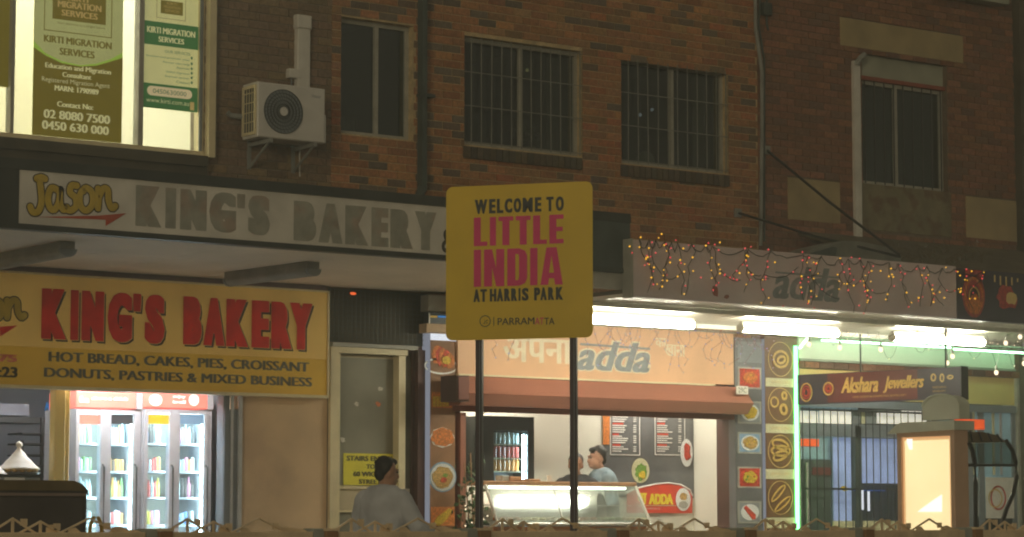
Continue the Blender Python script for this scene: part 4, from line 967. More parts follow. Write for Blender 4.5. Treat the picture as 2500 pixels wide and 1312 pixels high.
# shutter box
sx0, sx1 = X(1126, -.35), X(1826, -.35); zt = wall(-.3).hit(1478, 932)[1]; zk = wall(-.4).hit(1478, 966)[1]; zb = wall(-.35).hit(1478, 1000)[1]
sh = thing('roller_shutter', 'maroon roller shutter box over the restaurant opening', 'shutter', ((sx0 + sx1) / 2, -.2, zb))
fx = Fr((0, 0, 0), (0, -1, 0), (0, 0, 1), (1, 0, 0))
part('shutter_box', MB().prism(fx, [(.012, zb), (.32, zb), (.44, zk - .03), (.40, zk), (.28, zt), (.012, zt)], sx0, sx1), M['shutter_maroon'], sh)
part('bottom_slat', MB().box(wall(-.10), sx0 + .05, sx1 - .08, zb - .06, zb - .001, -.02, .08), M['shutter_dark'], sh)
part('guide_rail', MB().box(wall(-.06), X(1779), X(1795), .1, zb - .07, -.05, .05), M['shutter_maroon'], sh)
part('guide_rail', MB().box(wall(-.06), X(1111), X(1124), .1, zb - .07, -.05, .05), M['shutter_maroon'], sh)
ft = wall(-.42); nb_ = thing('number_plate', 'small cream plate on the right end of the maroon shutter box', 'plate', ft.P(*ft.hit(1812, 963)))
B(nb_, 'plate', ft, 1797, 1825, 943, 963, 0, .01, 'paper'); L(nb_, 'number', ft, '29C', 1801, 1821, 947, 959, .012, 'print_dark')
sp = thing('loudspeaker', 'dark maroon boxed speaker hung at the left end of the shutter box', 'speaker', WY(1130, 985, -.5)); f = wall(-.55)
q = f.R(1115, 1147, 917, 980)
part('casing', MB().bbox(f, q[0], q[1], q[2], q[3], -.3, 0, .015), M['dark_brown'], sp)
part('grille', MB().box(f, q[0] + .02, q[1] - .02, q[2] + .02, q[3] - .02, .001, .008), M['shutter_dark'], sp)

# small things over the menu column
f = wall(-.25); bx = thing('light_box', 'small dark lit box with blue strip, beside the welcome sign', 'sign', WY(1068, 790, -.25))
B(bx, 'case', f, 1046, 1120, 764, 791, -.1, 0, 'sign_navy'); B(bx, 'blue_strip', f, 1069, 1100, 772, 776, .002, .006, 'screen_blue'); B(bx, 'pale_patch', f, 1048, 1067, 771, 776, .002, .006, 'caution_yellow'); B(bx, 'edge', f, 1046, 1049, 765, 790, .002, .01, 'paper')
B(oB, 'wall_panel', wall(-.22), 1046, 1120, 722, 762, -.15, 0, 'frame_grey'); B(oB, 'wall_panel', wall(-.22), 1042, 1120, 792, 814, -.15, 0, 'stucco')

# ------------------------------------------------------------------ menu columns with pictures of dishes
fm = wall(-.12)
def dish(parent, fr, x0, x1, yt, yb, kind):
    plate, food = kind; w = x1 - x0; h = yb - yt
    g = D(parent, 'dish_picture', fr, x0, x1, yt, yb, .006, .009, plate, 22)
    if food == 'roll':
        a, b = fr.hit((x0 + x1) / 2, (yt + yb) / 2); k = fr.hit(x1, yt)[0] - fr.hit(x0, yt)[0]
        part('food', MB().prism(fr, [(a - .40 * k, b + .14 * k), (a - .30 * k, b + .24 * k), (a + .38 * k, b - .10 * k), (a + .34 * k, b - .26 * k), (a + .22 * k, b - .28 * k)], .010, .016), M['food_red'], g); return g
    D(g, 'food', fr, x0 + w * .12, x1 - w * .12, yt + h * .15, yb - h * .15, .010, .015, food, 22, .10)
    for i in range(6):
        x = x0 + w * U(.25, .7); y = yt + h * U(.25, .65); D(g, 'garnish', fr, x, x + w * .12, y, y + h * .12, .016, .020, random.choice(['food_green', 'food_red', 'food_yellow', 'food_orange']), 7, .3)
    return g
mc = thing('menu_column', 'tall brown menu column with food pictures between the stair door and the shop opening', 'menu board', (X(1084), -.12, .1))
q = fm.R(1049, 1111, 815, 1400)
part('board', MB().box(fm, q[0], q[1], .1, q[3], -.10, 0), M['card_brown'], mc)
f1 = fm.up(.001)
B(mc, 'top_light', f1, 1050, 1112, 816, 832, 0, .012, 'mild_glow')
g = B(mc, 'dish_card', f1, 1051, 1112, 833, 918, 0, .004, 'card_brown')
for i in range(5): D(g, 'food', f1, 1054 + i * 8, 1076 + i * 8, 842 + i * 5, 890 + i * 3, .005 + i * .002, .008 + i * .002, ['food_orange', 'food_red', 'food_orange', 'food_red', 'food_orange'][i], 12, .15)
D(g, 'lemon_slice', f1, 1076, 1098, 870, 890, .02, .023, 'food_yellow', 12)
part('plate_rim', MB().ring(f1, *[(lambda r: ((r[0] + r[1]) / 2))(f1.R(1040, 1112, 860, 915)), (lambda r: (r[2] + r[3]) / 2)(f1.R(1040, 1112, 860, 915)) - .03], .22, .09, .02, .004, .008), M['plate'], g)
g = B(mc, 'dish_card', f1, 1054, 1104, 958, 996, .0, .004, 'food_orange')
for i in range(5): B(g, 'food', f1, 1056 + i * 8, 1062 + i * 8, 968, 993, .005, .012, 'food_yellow')
D(g, 'sauce_cup', f1, 1095, 1108, 974, 992, .005, .013, 'food_red', 12)
g = D(mc, 'dish_picture', f1, 1049, 1110, 1043, 1094, 0, .004, 'plate', 8); D(g, 'food', f1, 1052, 1107, 1046, 1091, .005, .010, 'food_orange', 20, .1)
g = D(mc, 'dish_picture', f1, 1047, 1114, 1128, 1202, 0, .004, 'plate_blue', 26); D(g, 'plate', f1, 1050, 1111, 1132, 1199, .005, .007, 'plate', 26); D(g, 'food', f1, 1055, 1104, 1140, 1192, .008, .013, 'food_tan', 24, .08)
D(g, 'garnish', f1, 1078, 1092, 1156, 1166, .014, .018, 'food_green', 9, .3); D(g, 'garnish', f1, 1074, 1088, 1166, 1178, .014, .018, 'food_red', 9, .3)
g = B(mc, 'dish_card', f1, 1052, 1109, 1238, 1284, 0, .004, 'food_orange'); a, b = f1.hit(1080, 1262)
part('food', MB().prism(f1, [(a - .12, b - .07), (a - .07, b + .0), (a + .08, b + .09), (a + .12, b + .07), (a + .05, b - .03), (a - .05, b - .10)], .005, .015), M['food_yellow'], g)
single('corner_strip', MB().bbox(fm, X(1043, -.12, 1000), X(1048, -.12, 1000), .1, q[3] + .05, -.1, .02), M['led_white'], 'thin white corner strip light beside the brown menu column', 'light strip')
# second column, right of the opening
f2 = wall(-.14); q = f2.R(1796, 1862, 826, 1400)
mc2 = thing('menu_column', 'dark menu column right of the shop opening with five framed dish pictures', 'menu board', (X(1829), -.14, .1))
part('board', MB().box(f2, q[0], q[1], .1, q[3], -.12, 0), M['menu_dark'], mc2); f3_ = f2.up(.002)
B(mc2, 'sparkle_card', f3_, 1800, 1860, 835, 886, 0, .004, 'interior_grey')
for (y0, y1, kd, lb) in ((897, 950, ('food_red', 'food_orange'), ''), (980, 1035, ('plate', 'food_yellow'), ''), (1056, 1108, ('plate_blue', 'food_tan'), ''), (1140, 1192, ('food_red', 'food_yellow'), ''), (1224, 1278, ('plate', 'roll'), '')):
    fr_ = B(mc2, 'picture_frame', f3_, 1801, 1858, y0, y1, 0, .005, 'frame_grey'); B(fr_, 'card', f3_, 1805, 1854, y0 + 4, y1 - 4, .005, .0055, kd[0] if kd[0] != 'plate' else 'interior_grey')
    g = D(mc2, 'dish_picture', f3_, 1808, 1852, y0 + 7, y1 - 7, .006, .010, 'plate' if kd[0] != 'food_red' else 'food_red', 22)
    if kd[1] == 'roll':
        a, b = f3_.hit(1829, (y0 + y1) / 2); part('food', MB().prism(f3_, [(a - .095, b + .05), (a - .06, b + .08), (a + .09, b - .03), (a + .085, b - .08), (a + .04, b - .085)], .011, .017), M['food_red'], g)
    else:
        D(g, 'food', f3_, 1813, 1847, y0 + 11, y1 - 12, .011, .017, kd[1], 20, .1)
        for i in range(4): x = U(1817, 1838); y = U(y0 + 15, y1 - 22); D(g, 'garnish', f3_, x, x + 6, y, y + 6, .018, .021, random.choice(['food_green', 'food_yellow', 'food_orange']), 7, .3)
single('light_strip', MB().bbox(f2, q[1] + .004, q[1] + .03, .1, q[3], -.10, .02), M['led_white'], 'bluish vertical light strip between the two menu columns', 'light strip')
# third column with jewellery ovals
f4 = wall(-.10); q = f4.R(1869, 1940, 822, 1400)
mc3 = thing('jewellery_panel', 'brown advertising column with gold jewellery in ovals, beside the green light strip', 'sign', (X(1905), -.1, .1))
part('board', MB().box(f4, q[0], q[1], .1, q[3], -.09, 0), M['brown_print'], mc3); f5 = f4.up(.002)
for y0, y1 in ((924, 945), (1036, 1058), (1146, 1170), (1264, 1290)): g = B(mc3, 'pale_band', f5, 1869, 1940, y0, y1, 0, .003, 'print_pale'); L(g, 'lettering', f5, 'JEWELLERS', 1882, 1928, (y0 + y1) / 2 - 4, (y0 + y1) / 2 + 4, .004, 'print_gold')
def oval(y0, y1, items):
    a0, a1, b0, b1 = f5.R(1875, 1935, y0, y1); o = part('oval_ring', MB().ring(f5, (a0 + a1) / 2, (b0 + b1) / 2, (a1 - a0) / 2, (b1 - b0) / 2, .008, 0, .004), M['print_gold'], mc3)
    for (x0, x1, yt, yb, w, tilt) in items:
        p0, p1, r0, r1 = f5.R(x0, x1, yt, yb); cx, cz = (p0 + p1) / 2, (r0 + r1) / 2
        u = f5.u * math.cos(tilt) + f5.v * math.sin(tilt); v = f5.v * math.cos(tilt) - f5.u * math.sin(tilt)
        part('jewel', MB().ring(Fr(f5.P(cx, cz), u, v, f5.n), 0, 0, (p1 - p0) / 2, (r1 - r0) / 2, w, .005, .012, 20), M['jewel_gold'], o)
oval(835, 920, [(1885, 1925, 855, 900, .03, 0), (1895, 1918, 868, 890, .03, .3)])
oval(947, 1030, [(1879, 1900, 968, 996, .022, .2), (1906, 1921, 955, 978, .03, 0), (1902, 1922, 985, 1015, .035, .4)])
oval(1062, 1143, [(1882, 1926, 1072, 1100, .03, -.2), (1880, 1930, 1086, 1116, .03, .0), (1884, 1924, 1100, 1126, .03, .3)])
oval(1174, 1257, [(1876, 1922, 1196, 1214, .022, .72), (1886, 1934, 1222, 1240, .022, .6)])
single('green_light_strip', MB().bbox(wall(-.12), X(1942, -.12, 1000), X(1948, -.12, 1000), .1, wall(-.12).hit(1945, 845)[1], -.02, .01, .004), M['led_green'], 'tall glowing green light strip at the left edge of the jewellery shop', 'light strip')

# ------------------------------------------------------------------ restaurant room
YR = .95; ax0, ax1, _, az = ada
part('shop_floor', MB().box(W0, XB + .1, XC - .02, .0, .15, -4.0, -.27), M['wood'], oB)
part('shop_ceiling', MB().box(W0, XB + .1, XC - .02, 3.0, 3.05, -4.0, -.26), M['interior_white'], oB)
part('back_wall', MB().box(W0, XB + .1, XC - .02, .15, 3.0, -YR - .1, -YR), M['interior_white'], oB)
part('side_wall', MB().box(W0, X(1692, .95, 1100), X(1692, .95, 1100) + .08, .15, 3.0, -YR, -.26), M['interior_white'], oB)
part('side_wall', MB().box(W0, X(1100) - .1, X(1100) - .02, .15, 3.0, -YR, -.26), M['interior_white'], oB)
for px in (1230, 1600):
    xx = X(px, .5); single('ceiling_light', MB().bbox(Fr((xx, .55, 3.0), (1, 0, 0), (0, 1, 0), (0, 0, -1)), -.5, .5, -.12, .12, 0, .06, .01), M['shop_lamp'], 'white ceiling light inside the restaurant above the ' + ('menu boards' if px > 1500 else 'drinks fridge'), 'ceiling light')
fb_ = wall(YR - .01)
fq = thing('menu_board', 'dark wall of printed menus behind the serving counter', 'menu board', (X(1580, YR), YR, 1.6))
B(fq, 'board', fb_, 1472, 1692, 985, 1215, 0, .01, 'menu_dark'); fb2 = fb_.up(.012)
B(fq, 'orange_edge', fb2, 1472, 1488, 1000, 1086, 0, .004, 'food_orange')
for (x0, x1, seed) in ((1489, 1562, 1), (1598, 1672, 2)):
    q = fb2.R(x0, x1, 960, 1112); pn_ = part('menu_frame', MB().frame(fb2, q[0], q[1], q[2], q[3], .010, 0, .006), M['print_white'], fq)
    y = 1012; k = 0
    while y < 1105:
        red = (k % 5 == 4); ln = U(.35, .75); xx = x0 + 6
        B(pn_, 'menu_line', fb2, xx, xx + (x1 - x0) * ln * (.7 if not red else .5), y, y + (4 if red else 2.6), 0, .003, 'adda_red' if red else 'print_white')
        if not red: B(pn_, 'price', fb2, x1 - 16, x1 - 9, y, y + 2.6, 0, .003, 'print_white')
        y += 5.2; k += 1
ov = D(fq, 'dish_picture', fb2, 1542, 1585, 1119, 1180, 0, .004, 'print_pale', 26); D(ov, 'food', fb2, 1550, 1578, 1132, 1172, .005, .012, 'food_green', 20, .2); D(ov, 'food', fb2, 1558, 1574, 1150, 1170, .013, .018, 'food_yellow', 12, .2)
ov = D(fq, 'dish_picture', fb2, 1660, 1690, 1072, 1140, .008, .012, 'plate', 22); D(ov, 'food', fb2, 1668, 1684, 1085, 1122, .013, .02, 'food_red', 10, .3)
# red banner
fr1 = wall(YR - .05); bn_ = thing('banner', 'red arched banner with yellow ADDA lettering on the white wall beside the counter', 'banner', fr1.P(*fr1.hit(1620, 1252)))
pts = PP(fr1, [(1530, 1253), (1530, 1202), (1560, 1192), (1600, 1184), (1630, 1181), (1660, 1186), (1680, 1198), (1689, 1212), (1689, 1253)])
part('board', MB().prism(fr1, pts, 0, .01), M['adda_red'], bn_)
po = PP(fr1, [(1528, 1203), (1560, 1191), (1600, 1182), (1630, 1179), (1662, 1184), (1684, 1197), (1690, 1212)])
part('edge', MB().tube([fr1.P(a, b, .008) for a, b in po], .010, 6), M['print_white'], bn_)
L(bn_, 'lettering', fr1, 'ADDA', 1582, 1642, 1206, 1232, .012, 'adda_yellow', bold=.03, emb=.008); L(bn_, 'lettering', fr1, 'ना', 1554, 1578, 1204, 1231, .012, 'adda_yellow', bold=.02, emb=.006)
L(bn_, 'web_address', fr1, 'www.adda.com.au', 1571, 1610, 1239, 1244, .012, 'print_white'); B(bn_, 'underline', fr1, 1555, 1650, 1234, 1235.5, .012, .014, 'print_pale')
ov = D(bn_, 'oval_badge', fr1, 1648, 1684, 1192, 1248, .012, .016, 'plate', 26); D(ov, 'badge_print', fr1, 1657, 1675, 1203, 1222, .017, .02, 'food_tan', 12, .1); D(ov, 'badge_print', fr1, 1655, 1677, 1224, 1242, .017, .02, 'frame_grey', 12, .1)
# drinks fridge of the restaurant
fg = wall(.62); t = thing('drinks_fridge', 'black framed glass drinks fridge behind the restaurant counter', 'fridge', (X(1240, .62), .8, .15))
q = fg.R(1177, 1304, 1017, 1168)
part('body', MB().box(fg, q[0], q[0] + .16, .15, q[3], -.32, 0).box(fg, q[1] - .09, q[1], .15, q[3], -.32, 0).box(fg, q[0] + .16, q[1] - .09, q[3] - .16, q[3], -.32, 0).box(fg, q[0] + .16, q[1] - .09, .15, q[3] - .16, -.32, -.29), M['booth_black'], t)
part('glass', MB().box(fg, q[0] + .161, q[1] - .091, .3, q[3] - .161, -.03, -.02), M['glass_fridge'], t)
part('light_tube', MB().tube([fg.P(q[1] - .11, .9, -.06), fg.P(q[1] - .11, q[3] - .2, -.06)], .012, 6), M['fridge_lamp'], t)
for y in (1084, 1118, 1150):
    z = fg.hit(1240, y)[1]; part('shelf', MB().box(fg, q[0] + .162, q[1] - .092, z - .015, z, -.28, -.05), M['metal_white'], t)
    for i in range(7):
        xx = q[0] + .20 + i * .062; cnm = 'drink_red' if y == 1118 else ('drink_clear' if y == 1084 else 'drink_orange')
        single('can', MB().lathe(fg.P(xx, z + .0, -.13), [(.025, 0), (.027, .01), (.027, .12), (.022, .13)], 8), M[cnm], {'drink_red': 'red drink can on the middle shelf of the black restaurant fridge', 'drink_clear': 'clear drink can on the upper shelf of the black restaurant fridge', 'drink_orange': 'orange drink can on the lower shelf of the black restaurant fridge'}[cnm], 'drink', cnm.split('_')[1] + ' cans in the restaurant fridge')
# glass display counter
fd = wall(-.02); dc = thing('display_counter', 'slanted glass display counter with an orange base at the front of the restaurant', 'counter', (X(1375), .3, .15))
ztop = fd.hit(1370, 1178)[1]; zbt = fd.hit(1370, 1279)[1]
f6 = wall(.12)
xa, xb = X(1178, .1, 1180), X(1545, .1, 1180); xc_, xd = X(1200, 0, 1278), X(1572, 0, 1278)
part('timber_top', MB().bbox(wall(.05), xa - .02, xb + .02, ztop - .035, ztop + .01, -.42, .0, .008), M['wood'], dc)
gp = [Vector((xa, .05, ztop - .036)), Vector((xb, .05, ztop - .036)), Vector((xd, -.12, zbt)), Vector((xc_, -.12, zbt))]
nrm = (gp[1] - gp[0]).cross(gp[3] - gp[0]).normalized()
if nrm.y > 0: nrm = -nrm
g = part('front_glass', MB().add(gp + [p - nrm * .008 for p in gp], [(0, 1, 2, 3), (7, 6, 5, 4), (0, 4, 5, 1), (1, 5, 6, 2), (2, 6, 7, 3), (3, 7, 4, 0)]), M['glass_case'], dc)
for i, (p, r) in enumerate(((gp[0], gp[3]), (gp[1], gp[2]))): part('glass_edge', MB().tube([p, r], .018, 8), M['metal_white'], dc)
mid = [(gp[0] * .56 + gp[1] * .44), (gp[3] * .58 + gp[2] * .42)]; part('glass_joint', MB().tube(mid, .008, 6), M['metal_white'], dc)
part('bottom_rail', MB().tube([gp[3], gp[2]], .016, 8), M['steel'], dc)
part('shelf', MB().box(wall(.1), xc_ + .05, xd - .1, zbt + .2, zbt + .21, -.3, .0), M['steel'], dc)
part('inner_back', MB().box(wall(.44), xa, xb, zbt, ztop - .04, -.03, 0), M['interior_white'], dc)
part('light_tube', MB().tube([(xa + .1, .12, ztop - .06), (xb - .1, .12, ztop - .06)], .014, 6), M['shop_lamp'], dc)
part('deck', MB().box(wall(-.1), xc_, xd, zbt - .03, zbt - .017, -.55, 0), M['steel'], dc)
part('base', MB().box(wall(-.04), xc_, xd, .15, zbt - .032, -.48, 0), mat('base_orange', (.55, .22, .08), .6), dc)
for i in range(4): part('base_panel', MB().bbox(wall(-.04), xc_ + .03 + i * (xd - xc_ - .06) / 4, xc_ + .01 + (i + 1) * (xd - xc_ - .06) / 4, .3, zbt - .06, .001, .02), M['wood'], dc)
for i in range(6):
    xx = xc_ + .35 + i * .36; t = thing('food_tray', f'steel tray of food in the glass counter, number {i + 1} from the fridge side' if 0 else ['steel tray of orange sweets at the left end of the glass counter', 'steel tray of yellow sweets second along in the glass counter', 'steel tray of brown snacks left of the pole in the glass counter', 'steel tray of orange curry right of the pole in the glass counter', 'steel tray of green chutney near the right of the glass counter', 'steel tray of tan pastries at the right end of the glass counter'][i], 'tray', (xx, .3, zbt - .015))
    part('tray', MB().box(Fr((xx, .2, zbt - .015), (1, 0, 0), (0, 1, 0), (0, 0, 1)), -.15, .15, -.12, .12, .0, .05), M['steel'], t)
    for j in range(6): part('food', MB().ball((xx - .1 + .1 * (j % 3), .15 + .1 * (j // 3), zbt + .05), .045, 8, 6, (1, 1, .6)), M[['food_orange', 'food_yellow', 'food_tan', 'food_orange', 'food_green', 'food_tan'][i]], t, smooth=True)
# things on the counter top
zt = ztop + .012
for px, w, h, m, lb, nm in ((1215, .1, .06, 'frame_grey', 'small grey card machine on the counter in front of the fridge', 'card_machine'), (1240, .16, .05, 'wood', 'low wooden box on the counter under the fridge', 'wooden_box'), (1285, .18, .025, 'wood', 'flat wooden board on the counter near the fridge corner', 'wooden_board'), (1341, .06, .07, 'paper', 'small white cup with print on the counter beside the pole', 'cup')):
    xx = X(px, .3, 1175)
    if nm == 'cup': single(nm, MB().lathe((xx, .3, zt), [(.025, 0), (.034, h)], 12), M[m], lb, 'cup')
    else:
        mb = MB().bbox(wall(.15), xx - w / 2, xx + w / 2, zt, zt + h, -.12, 0, .01); single(nm, mb, M[m], lb, nm.replace('_', ' '))
# plant by the opening
pl = thing('potted_plant', 'leafy green plant with tiny warm lights beside the first sign pole', 'plant', (X(1146, -.45), -.5, 0))
part('pot', MB().lathe((X(1146, -.45), -.5, 0), [(.13, 0), (.18, .32), (.16, .32), (.15, .28)], 14), M['stucco'], pl)
bx_, by_ = X(1146, -.45), -.5; ztp = wall(-.5).hit(1140, 1075)[1]
st = MB(); lf = []
for i in range(7):
    a = U(0, 6.28); tip = Vector((bx_ + .13 * math.cos(a) - (.04 if i else .0), by_ + .1 * math.sin(a), U(1.2, ztp))); st.tube([(bx_, by_, .28), ((bx_ + tip.x) / 2 + U(-.03, .03), by_, tip.z * .5), tip], .007, 5)
    for k in range(26):
        z = U(.45, 1) ; p = Vector((bx_, by_, .3)).lerp(tip, z) + Vector((U(-.09, .09), U(-.08, .08), 0)); d = Vector((U(-1, 1), U(-1, .6), U(-.7, .7))).normalized() * U(.05, .085); w = d.cross(Vector((U(-.4, .4), -1, U(0, 1)))).normalized() * d.length * .32
        lf.append((p, d, w))
part('stem', st, M['wood'], pl)
for i, (p, d, w) in enumerate(lf):
    nn = d.cross(w).normalized() * .006
    part('leaf', MB().add([p, p + d * .5 + w + nn, p + d, p + d * .5 - w + nn, p + d * .5 - nn], [(0, 1, 4), (1, 2, 4), (2, 3, 4), (3, 0, 4)]), M['leaf'], pl)
ls = thing('fairy_lights', 'string of tiny warm lights wound through the leafy plant', 'fairy lights', (bx_, by_ - .1, .9))
wr = [Vector((bx_ + .13 * math.sin(i * 1.1), by_ - .08 - .05 * math.cos(i * 1.3), .55 + i * .035)) for i in range(24)]
part('wire', MB().tube(wr, .003, 4), M['wire'], ls)
for p in wr[::1]: part('bulb', MB().ball(p, .009, 6, 4), M['bulb_warm'], ls)

# ------------------------------------------------------------------ jeweller's shopfront
part('shop_floor', MB().box(W0, XC + .2, XD, .0, .05, -3, -.27), M['interior_grey'], oC)
part('shop_ceiling', MB().box(W0, XC + .2, XD, 2.95, 3.0, -3, -.26), M['interior_white'], oC)
part('back_wall', MB().box(W0, XC + .2, XD, .05, 2.95, -3.1, -3), M['panel_blue_glow'], oC)
single('ceiling_light', MB().bbox(Fr((X(2150, 1), 1.2, 2.95), (1, 0, 0), (0, 1, 0), (0, 0, -1)), -.3, .3, -.1, .1, 0, .04, .01), M['cool_lamp'], 'cool ceiling light inside the jewellery shop behind the grille', 'ceiling light')
fw = wall(-.03)
B(oC, 'upper_bulkhead', fw, 1950, 2476, 832, 888, -.03, .0, 'interior_white'); B(oC, 'bulkhead_trim', fw, 1950, 2476, 889, 894, -.03, .03, 'frame_grey')
gt = B(oC, 'transom_panel', wall(.05), 1952, 2476, 896, 980, -.06, 0, 'sign_cream')
B(oC, 'transom_rail', wall(-.02), 1950, 2476, 983, 1000, -.05, .04, 'alu_dark')
fi = wall(.12)
sf = thing('shop_window', 'jewellery shop window with blue curtains behind the black security bars', 'shop window', (X(2080), .12, .05))
for i, (x0, x1, m) in enumerate(((1952, 1998, 'paper_glow'), (2003, 2046, 'paper_glow'), (2049, 2078, 'paper_glow'), (2082, 2100, 'interior_grey'), (2104, 2112, 'print_pale'), (2115, 2140, 'interior_grey'), (2143, 2200, 'paper_glow'), (2203, 2262, 'paper_glow'))):
    g = B(sf, 'paper_sheet', fi, x0, x1, 1004, 1035, -.02, .0, m)
    if i in (0, 6): L(g, 'lettering', fi, 'GOLD', x0 + 12, x1 - 14, 1015, 1023, .002, 'frame_grey')
B(sf, 'dark_beam', fi, 1952, 2262, 1037, 1068, -.05, .03, 'alu_dark')
for i, (x0, x1, yb, m) in enumerate(((2035, 2085, 1400, 'curtain_blue_glow'), (2103, 2200, 1180, 'curtain_blue_glow'), (2103, 2200, 1400, 'window_blue'))):
    a0, a1 = X(x0, .2, 1150), X(x1, .2, 1150); zt = wall(.2).hit(2100, 1070 if m == 'curtain_blue_glow' else 1184)[1]; zb = wall(.2).hit(2100, yb)[1] if yb < 1300 else .1
    nfold = int((a1 - a0) / .05); pts = [(a0 + (a1 - a0) * j / nfold, .012 if j % 2 else 0) for j in range(nfold + 1)]
    part('curtain' if m == 'curtain_blue_glow' else 'dark_pane', MB().prism(Fr((0, .2, zb), (1, 0, 0), (0, -1, 0), (0, 0, 1)), pts + [(a, b - .008) for a, b in pts[::-1]], 0, zt - zb), M[m], sf)
B(sf, 'mullion', fi, 2086, 2101, 1040, 1400, -.05, .03, 'pipe_green')
B(sf, 'teal_panel', fi, 1952, 2022, 1040, 1120, -.05, -.01, 'panel_blue_glow'); B(sf, 'dark_pane', fi, 1952, 2032, 1122, 1400, -.05, -.02, 'pipe_green')
B(sf, 'red_sign', fi, 1955, 1998, 1072, 1090, 0, .01, 'red_glow'); B(sf, 'maroon_card', fi, 1984, 2030, 1142, 1160, -.015, .0, 'jewel_brown')
B(sf, 'blue_trim', fi, 2085, 2160, 1194, 1198, .0, .01, 'blue_neon'); B(sf, 'reflection_line', fi, 2099, 2103, 1194, 1245, .032, .04, 'mild_glow'); B(sf, 'reflection_line', fi, 2115, 2121, 1200, 1248, .01, .02, 'mild_glow')  # the two white reflection lines are built as glowing bars
D(sf, 'yellow_bow', fi, 2050, 2068, 1186, 1200, -.0, .01, 'food_yellow', 9, .3)
B(sf, 'pale_panel', fi, 2035, 2200, 1272, 1400, -.02, .0, 'print_pale'); B(sf, 'pale_pipe', fi, 1968, 1972, 1130, 1400, .0, .02, 'frame_grey')  # flat pale panel along the foot of the window
a0, a1 = X(1950, .02, 1150), X(2262, .02, 1150); zt = W0.hit(2100, 1000)[1]
gr = thing('security_grille', 'black vertical bar grille across the jewellery shop window', 'grille', ((a0 + a1) / 2, .02, .05))
for i in range(19):
    x = X(1958 + i * 17.2, .02, 1150); part('bar', MB().tube([(x, .0, .06), (x, .0, zt)], .0065, 6), M['booth_black'], gr)
for z in (.6, 1.55, zt - .02): part('rail', MB().box(W0, a0, a1, z - .012, z + .012, -.02, -.008), M['booth_black'], gr)
# glazed door at the right end
gd = thing('glass_door', 'dark framed glass shop door with a white necklace poster, at the right end', 'door', (X(2425), .05, .05)); fv = wall(.05)
for x0, x1 in ((2276, 2290), (2362, 2374), (2388, 2402), (2470, 2480)): B(gd, 'stile', fv, x0, x1, 1002, 1400, -.04, .02, 'alu_dark')
B(gd, 'pane', fv, 2402, 2470, 1002, 1400, -.01, .0, 'panel_blue_glow'); B(gd, 'pane', fv, 2290, 2388, 1002, 1400, -.012, -.002, 'panel_blue_glow')
for x0, x1, m in ((2374, 2380, 'print_pale'), (2396, 2401, 'print_pale'), (2422, 2428, 'print_pale'), (2440, 2446, 'alu')): B(gd, 'blind_slat', fv, x0, x1, 1005, 1160, .0, .006, m)
B(gd, 'back_board', fv, 2330, 2478, 1260, 1400, -.0, .004, 'booth_black')
ps = thing('poster', 'white poster with a red and gold necklace on the glass door', 'poster', fv.P(*fv.hit(2440, 1275)))
B(ps, 'sheet', fv, 2403, 2472, 1166, 1266, .022, .026, 'print_white'); fv2 = fv.up(.028)
q = fv2.R(2418, 2456, 1186, 1246); part('necklace', MB().ring(fv2, (q[0] + q[1]) / 2, (q[2] + q[3]) / 2, (q[1] - q[0]) / 2, (q[3] - q[2]) / 2, .022, 0, .004), M['jewel_red'], ps)
q = fv2.R(2412, 2446, 1194, 1240); part('necklace', MB().ring(fv2, (q[0] + q[1]) / 2, (q[2] + q[3]) / 2, (q[1] - q[0]) / 2, (q[3] - q[2]) / 2, .015, .005, .009), M['print_gold'], ps)
single('poster', MB().bbox(fv, X(2374, .05, 1200), X(2388, .05, 1200) - .002, fv.hit(2380, 1262)[1], fv.hit(2380, 1166)[1], .0, .006), M['print_white'], 'narrow strip of white poster between the door stiles beside the phone booth', 'poster')
# green led lines
fg_ = wall(-.22)
for i, (x0, x1, y0, y1, lb) in enumerate(((2008, 2322, 831, 849, 'long glowing green light strip under the restaurant awning over the jewellery shop'), (2330, 2560, 852, 866, 'glowing green light strip over the glass door at the right end'))):
    a, b = fg_.hit((x0 + x1) / 2, (y0 + y1) / 2); t = thing('green_light_strip', lb, 'light strip', fg_.P(a, b)); xa, xb = fg_.hit(x0, y0)[0], fg_.hit(x1, y1)[0]
    part('tube', MB().box(fg_, xa, xb, b - .012, b + .012, -.02, 0), M['led_mint'], t); part('channel', MB().box(fg_, xa, xb, b + .013, b + .05, -.19, 0), M['metal_white'], t)
single('green_light_strip', MB().tube([fg_.P(*fg_.hit(1952, 850), 0), fg_.P(*fg_.hit(1972, 826), 0)], .015, 6), M['led_mint'], 'short slanted pale green light strip above the tall green one', 'light strip')

# ------------------------------------------------------------------ hanging jewellers sign (its right end nearer the street)
PH = math.radians(44); us = (RIGHT * math.cos(PH) - FWD * math.sin(PH)).normalized(); nsn = -(FWD * math.cos(PH) + RIGHT * math.sin(PH))
p0 = WY(1945, 950, -.55); fk = Fr(p0, us, (0, 0, 1), nsn)
a0, a1, b0, b1 = fk.R(1947, 2346, 906, 981)
hs = thing('hanging_sign', 'dark Akshara Jewellers sign hanging under the awning, gold script lettering', 'sign', fk.P((a0 + a1) / 2, b0))
part('board', MB().box(fk, a0, a1, b0, b1, -.10, 0), M['jewel_dark'], hs)
part('end_face', MB().box(fk, a1 + .001, a1 + .012, b0 - .01, b1 + .01, -.13, .01), M['booth_black'], hs)
qf = fk.up(.002); B(hs, 'brown_field', qf, 2020, 2240, 908, 979, 0, .002, 'jewel_brown')
L(hs, 'script_lettering', qf, 'Akshara', 2053, 2145, 920, 959, .004, 'jewel_gold', bold=.015, shear=.35, emb=.006); L(hs, 'script_lettering', qf, 'Jewellers', 2156, 2257, 917, 958, .004, 'jewel_gold', bold=.015, shear=.35, emb=.006)
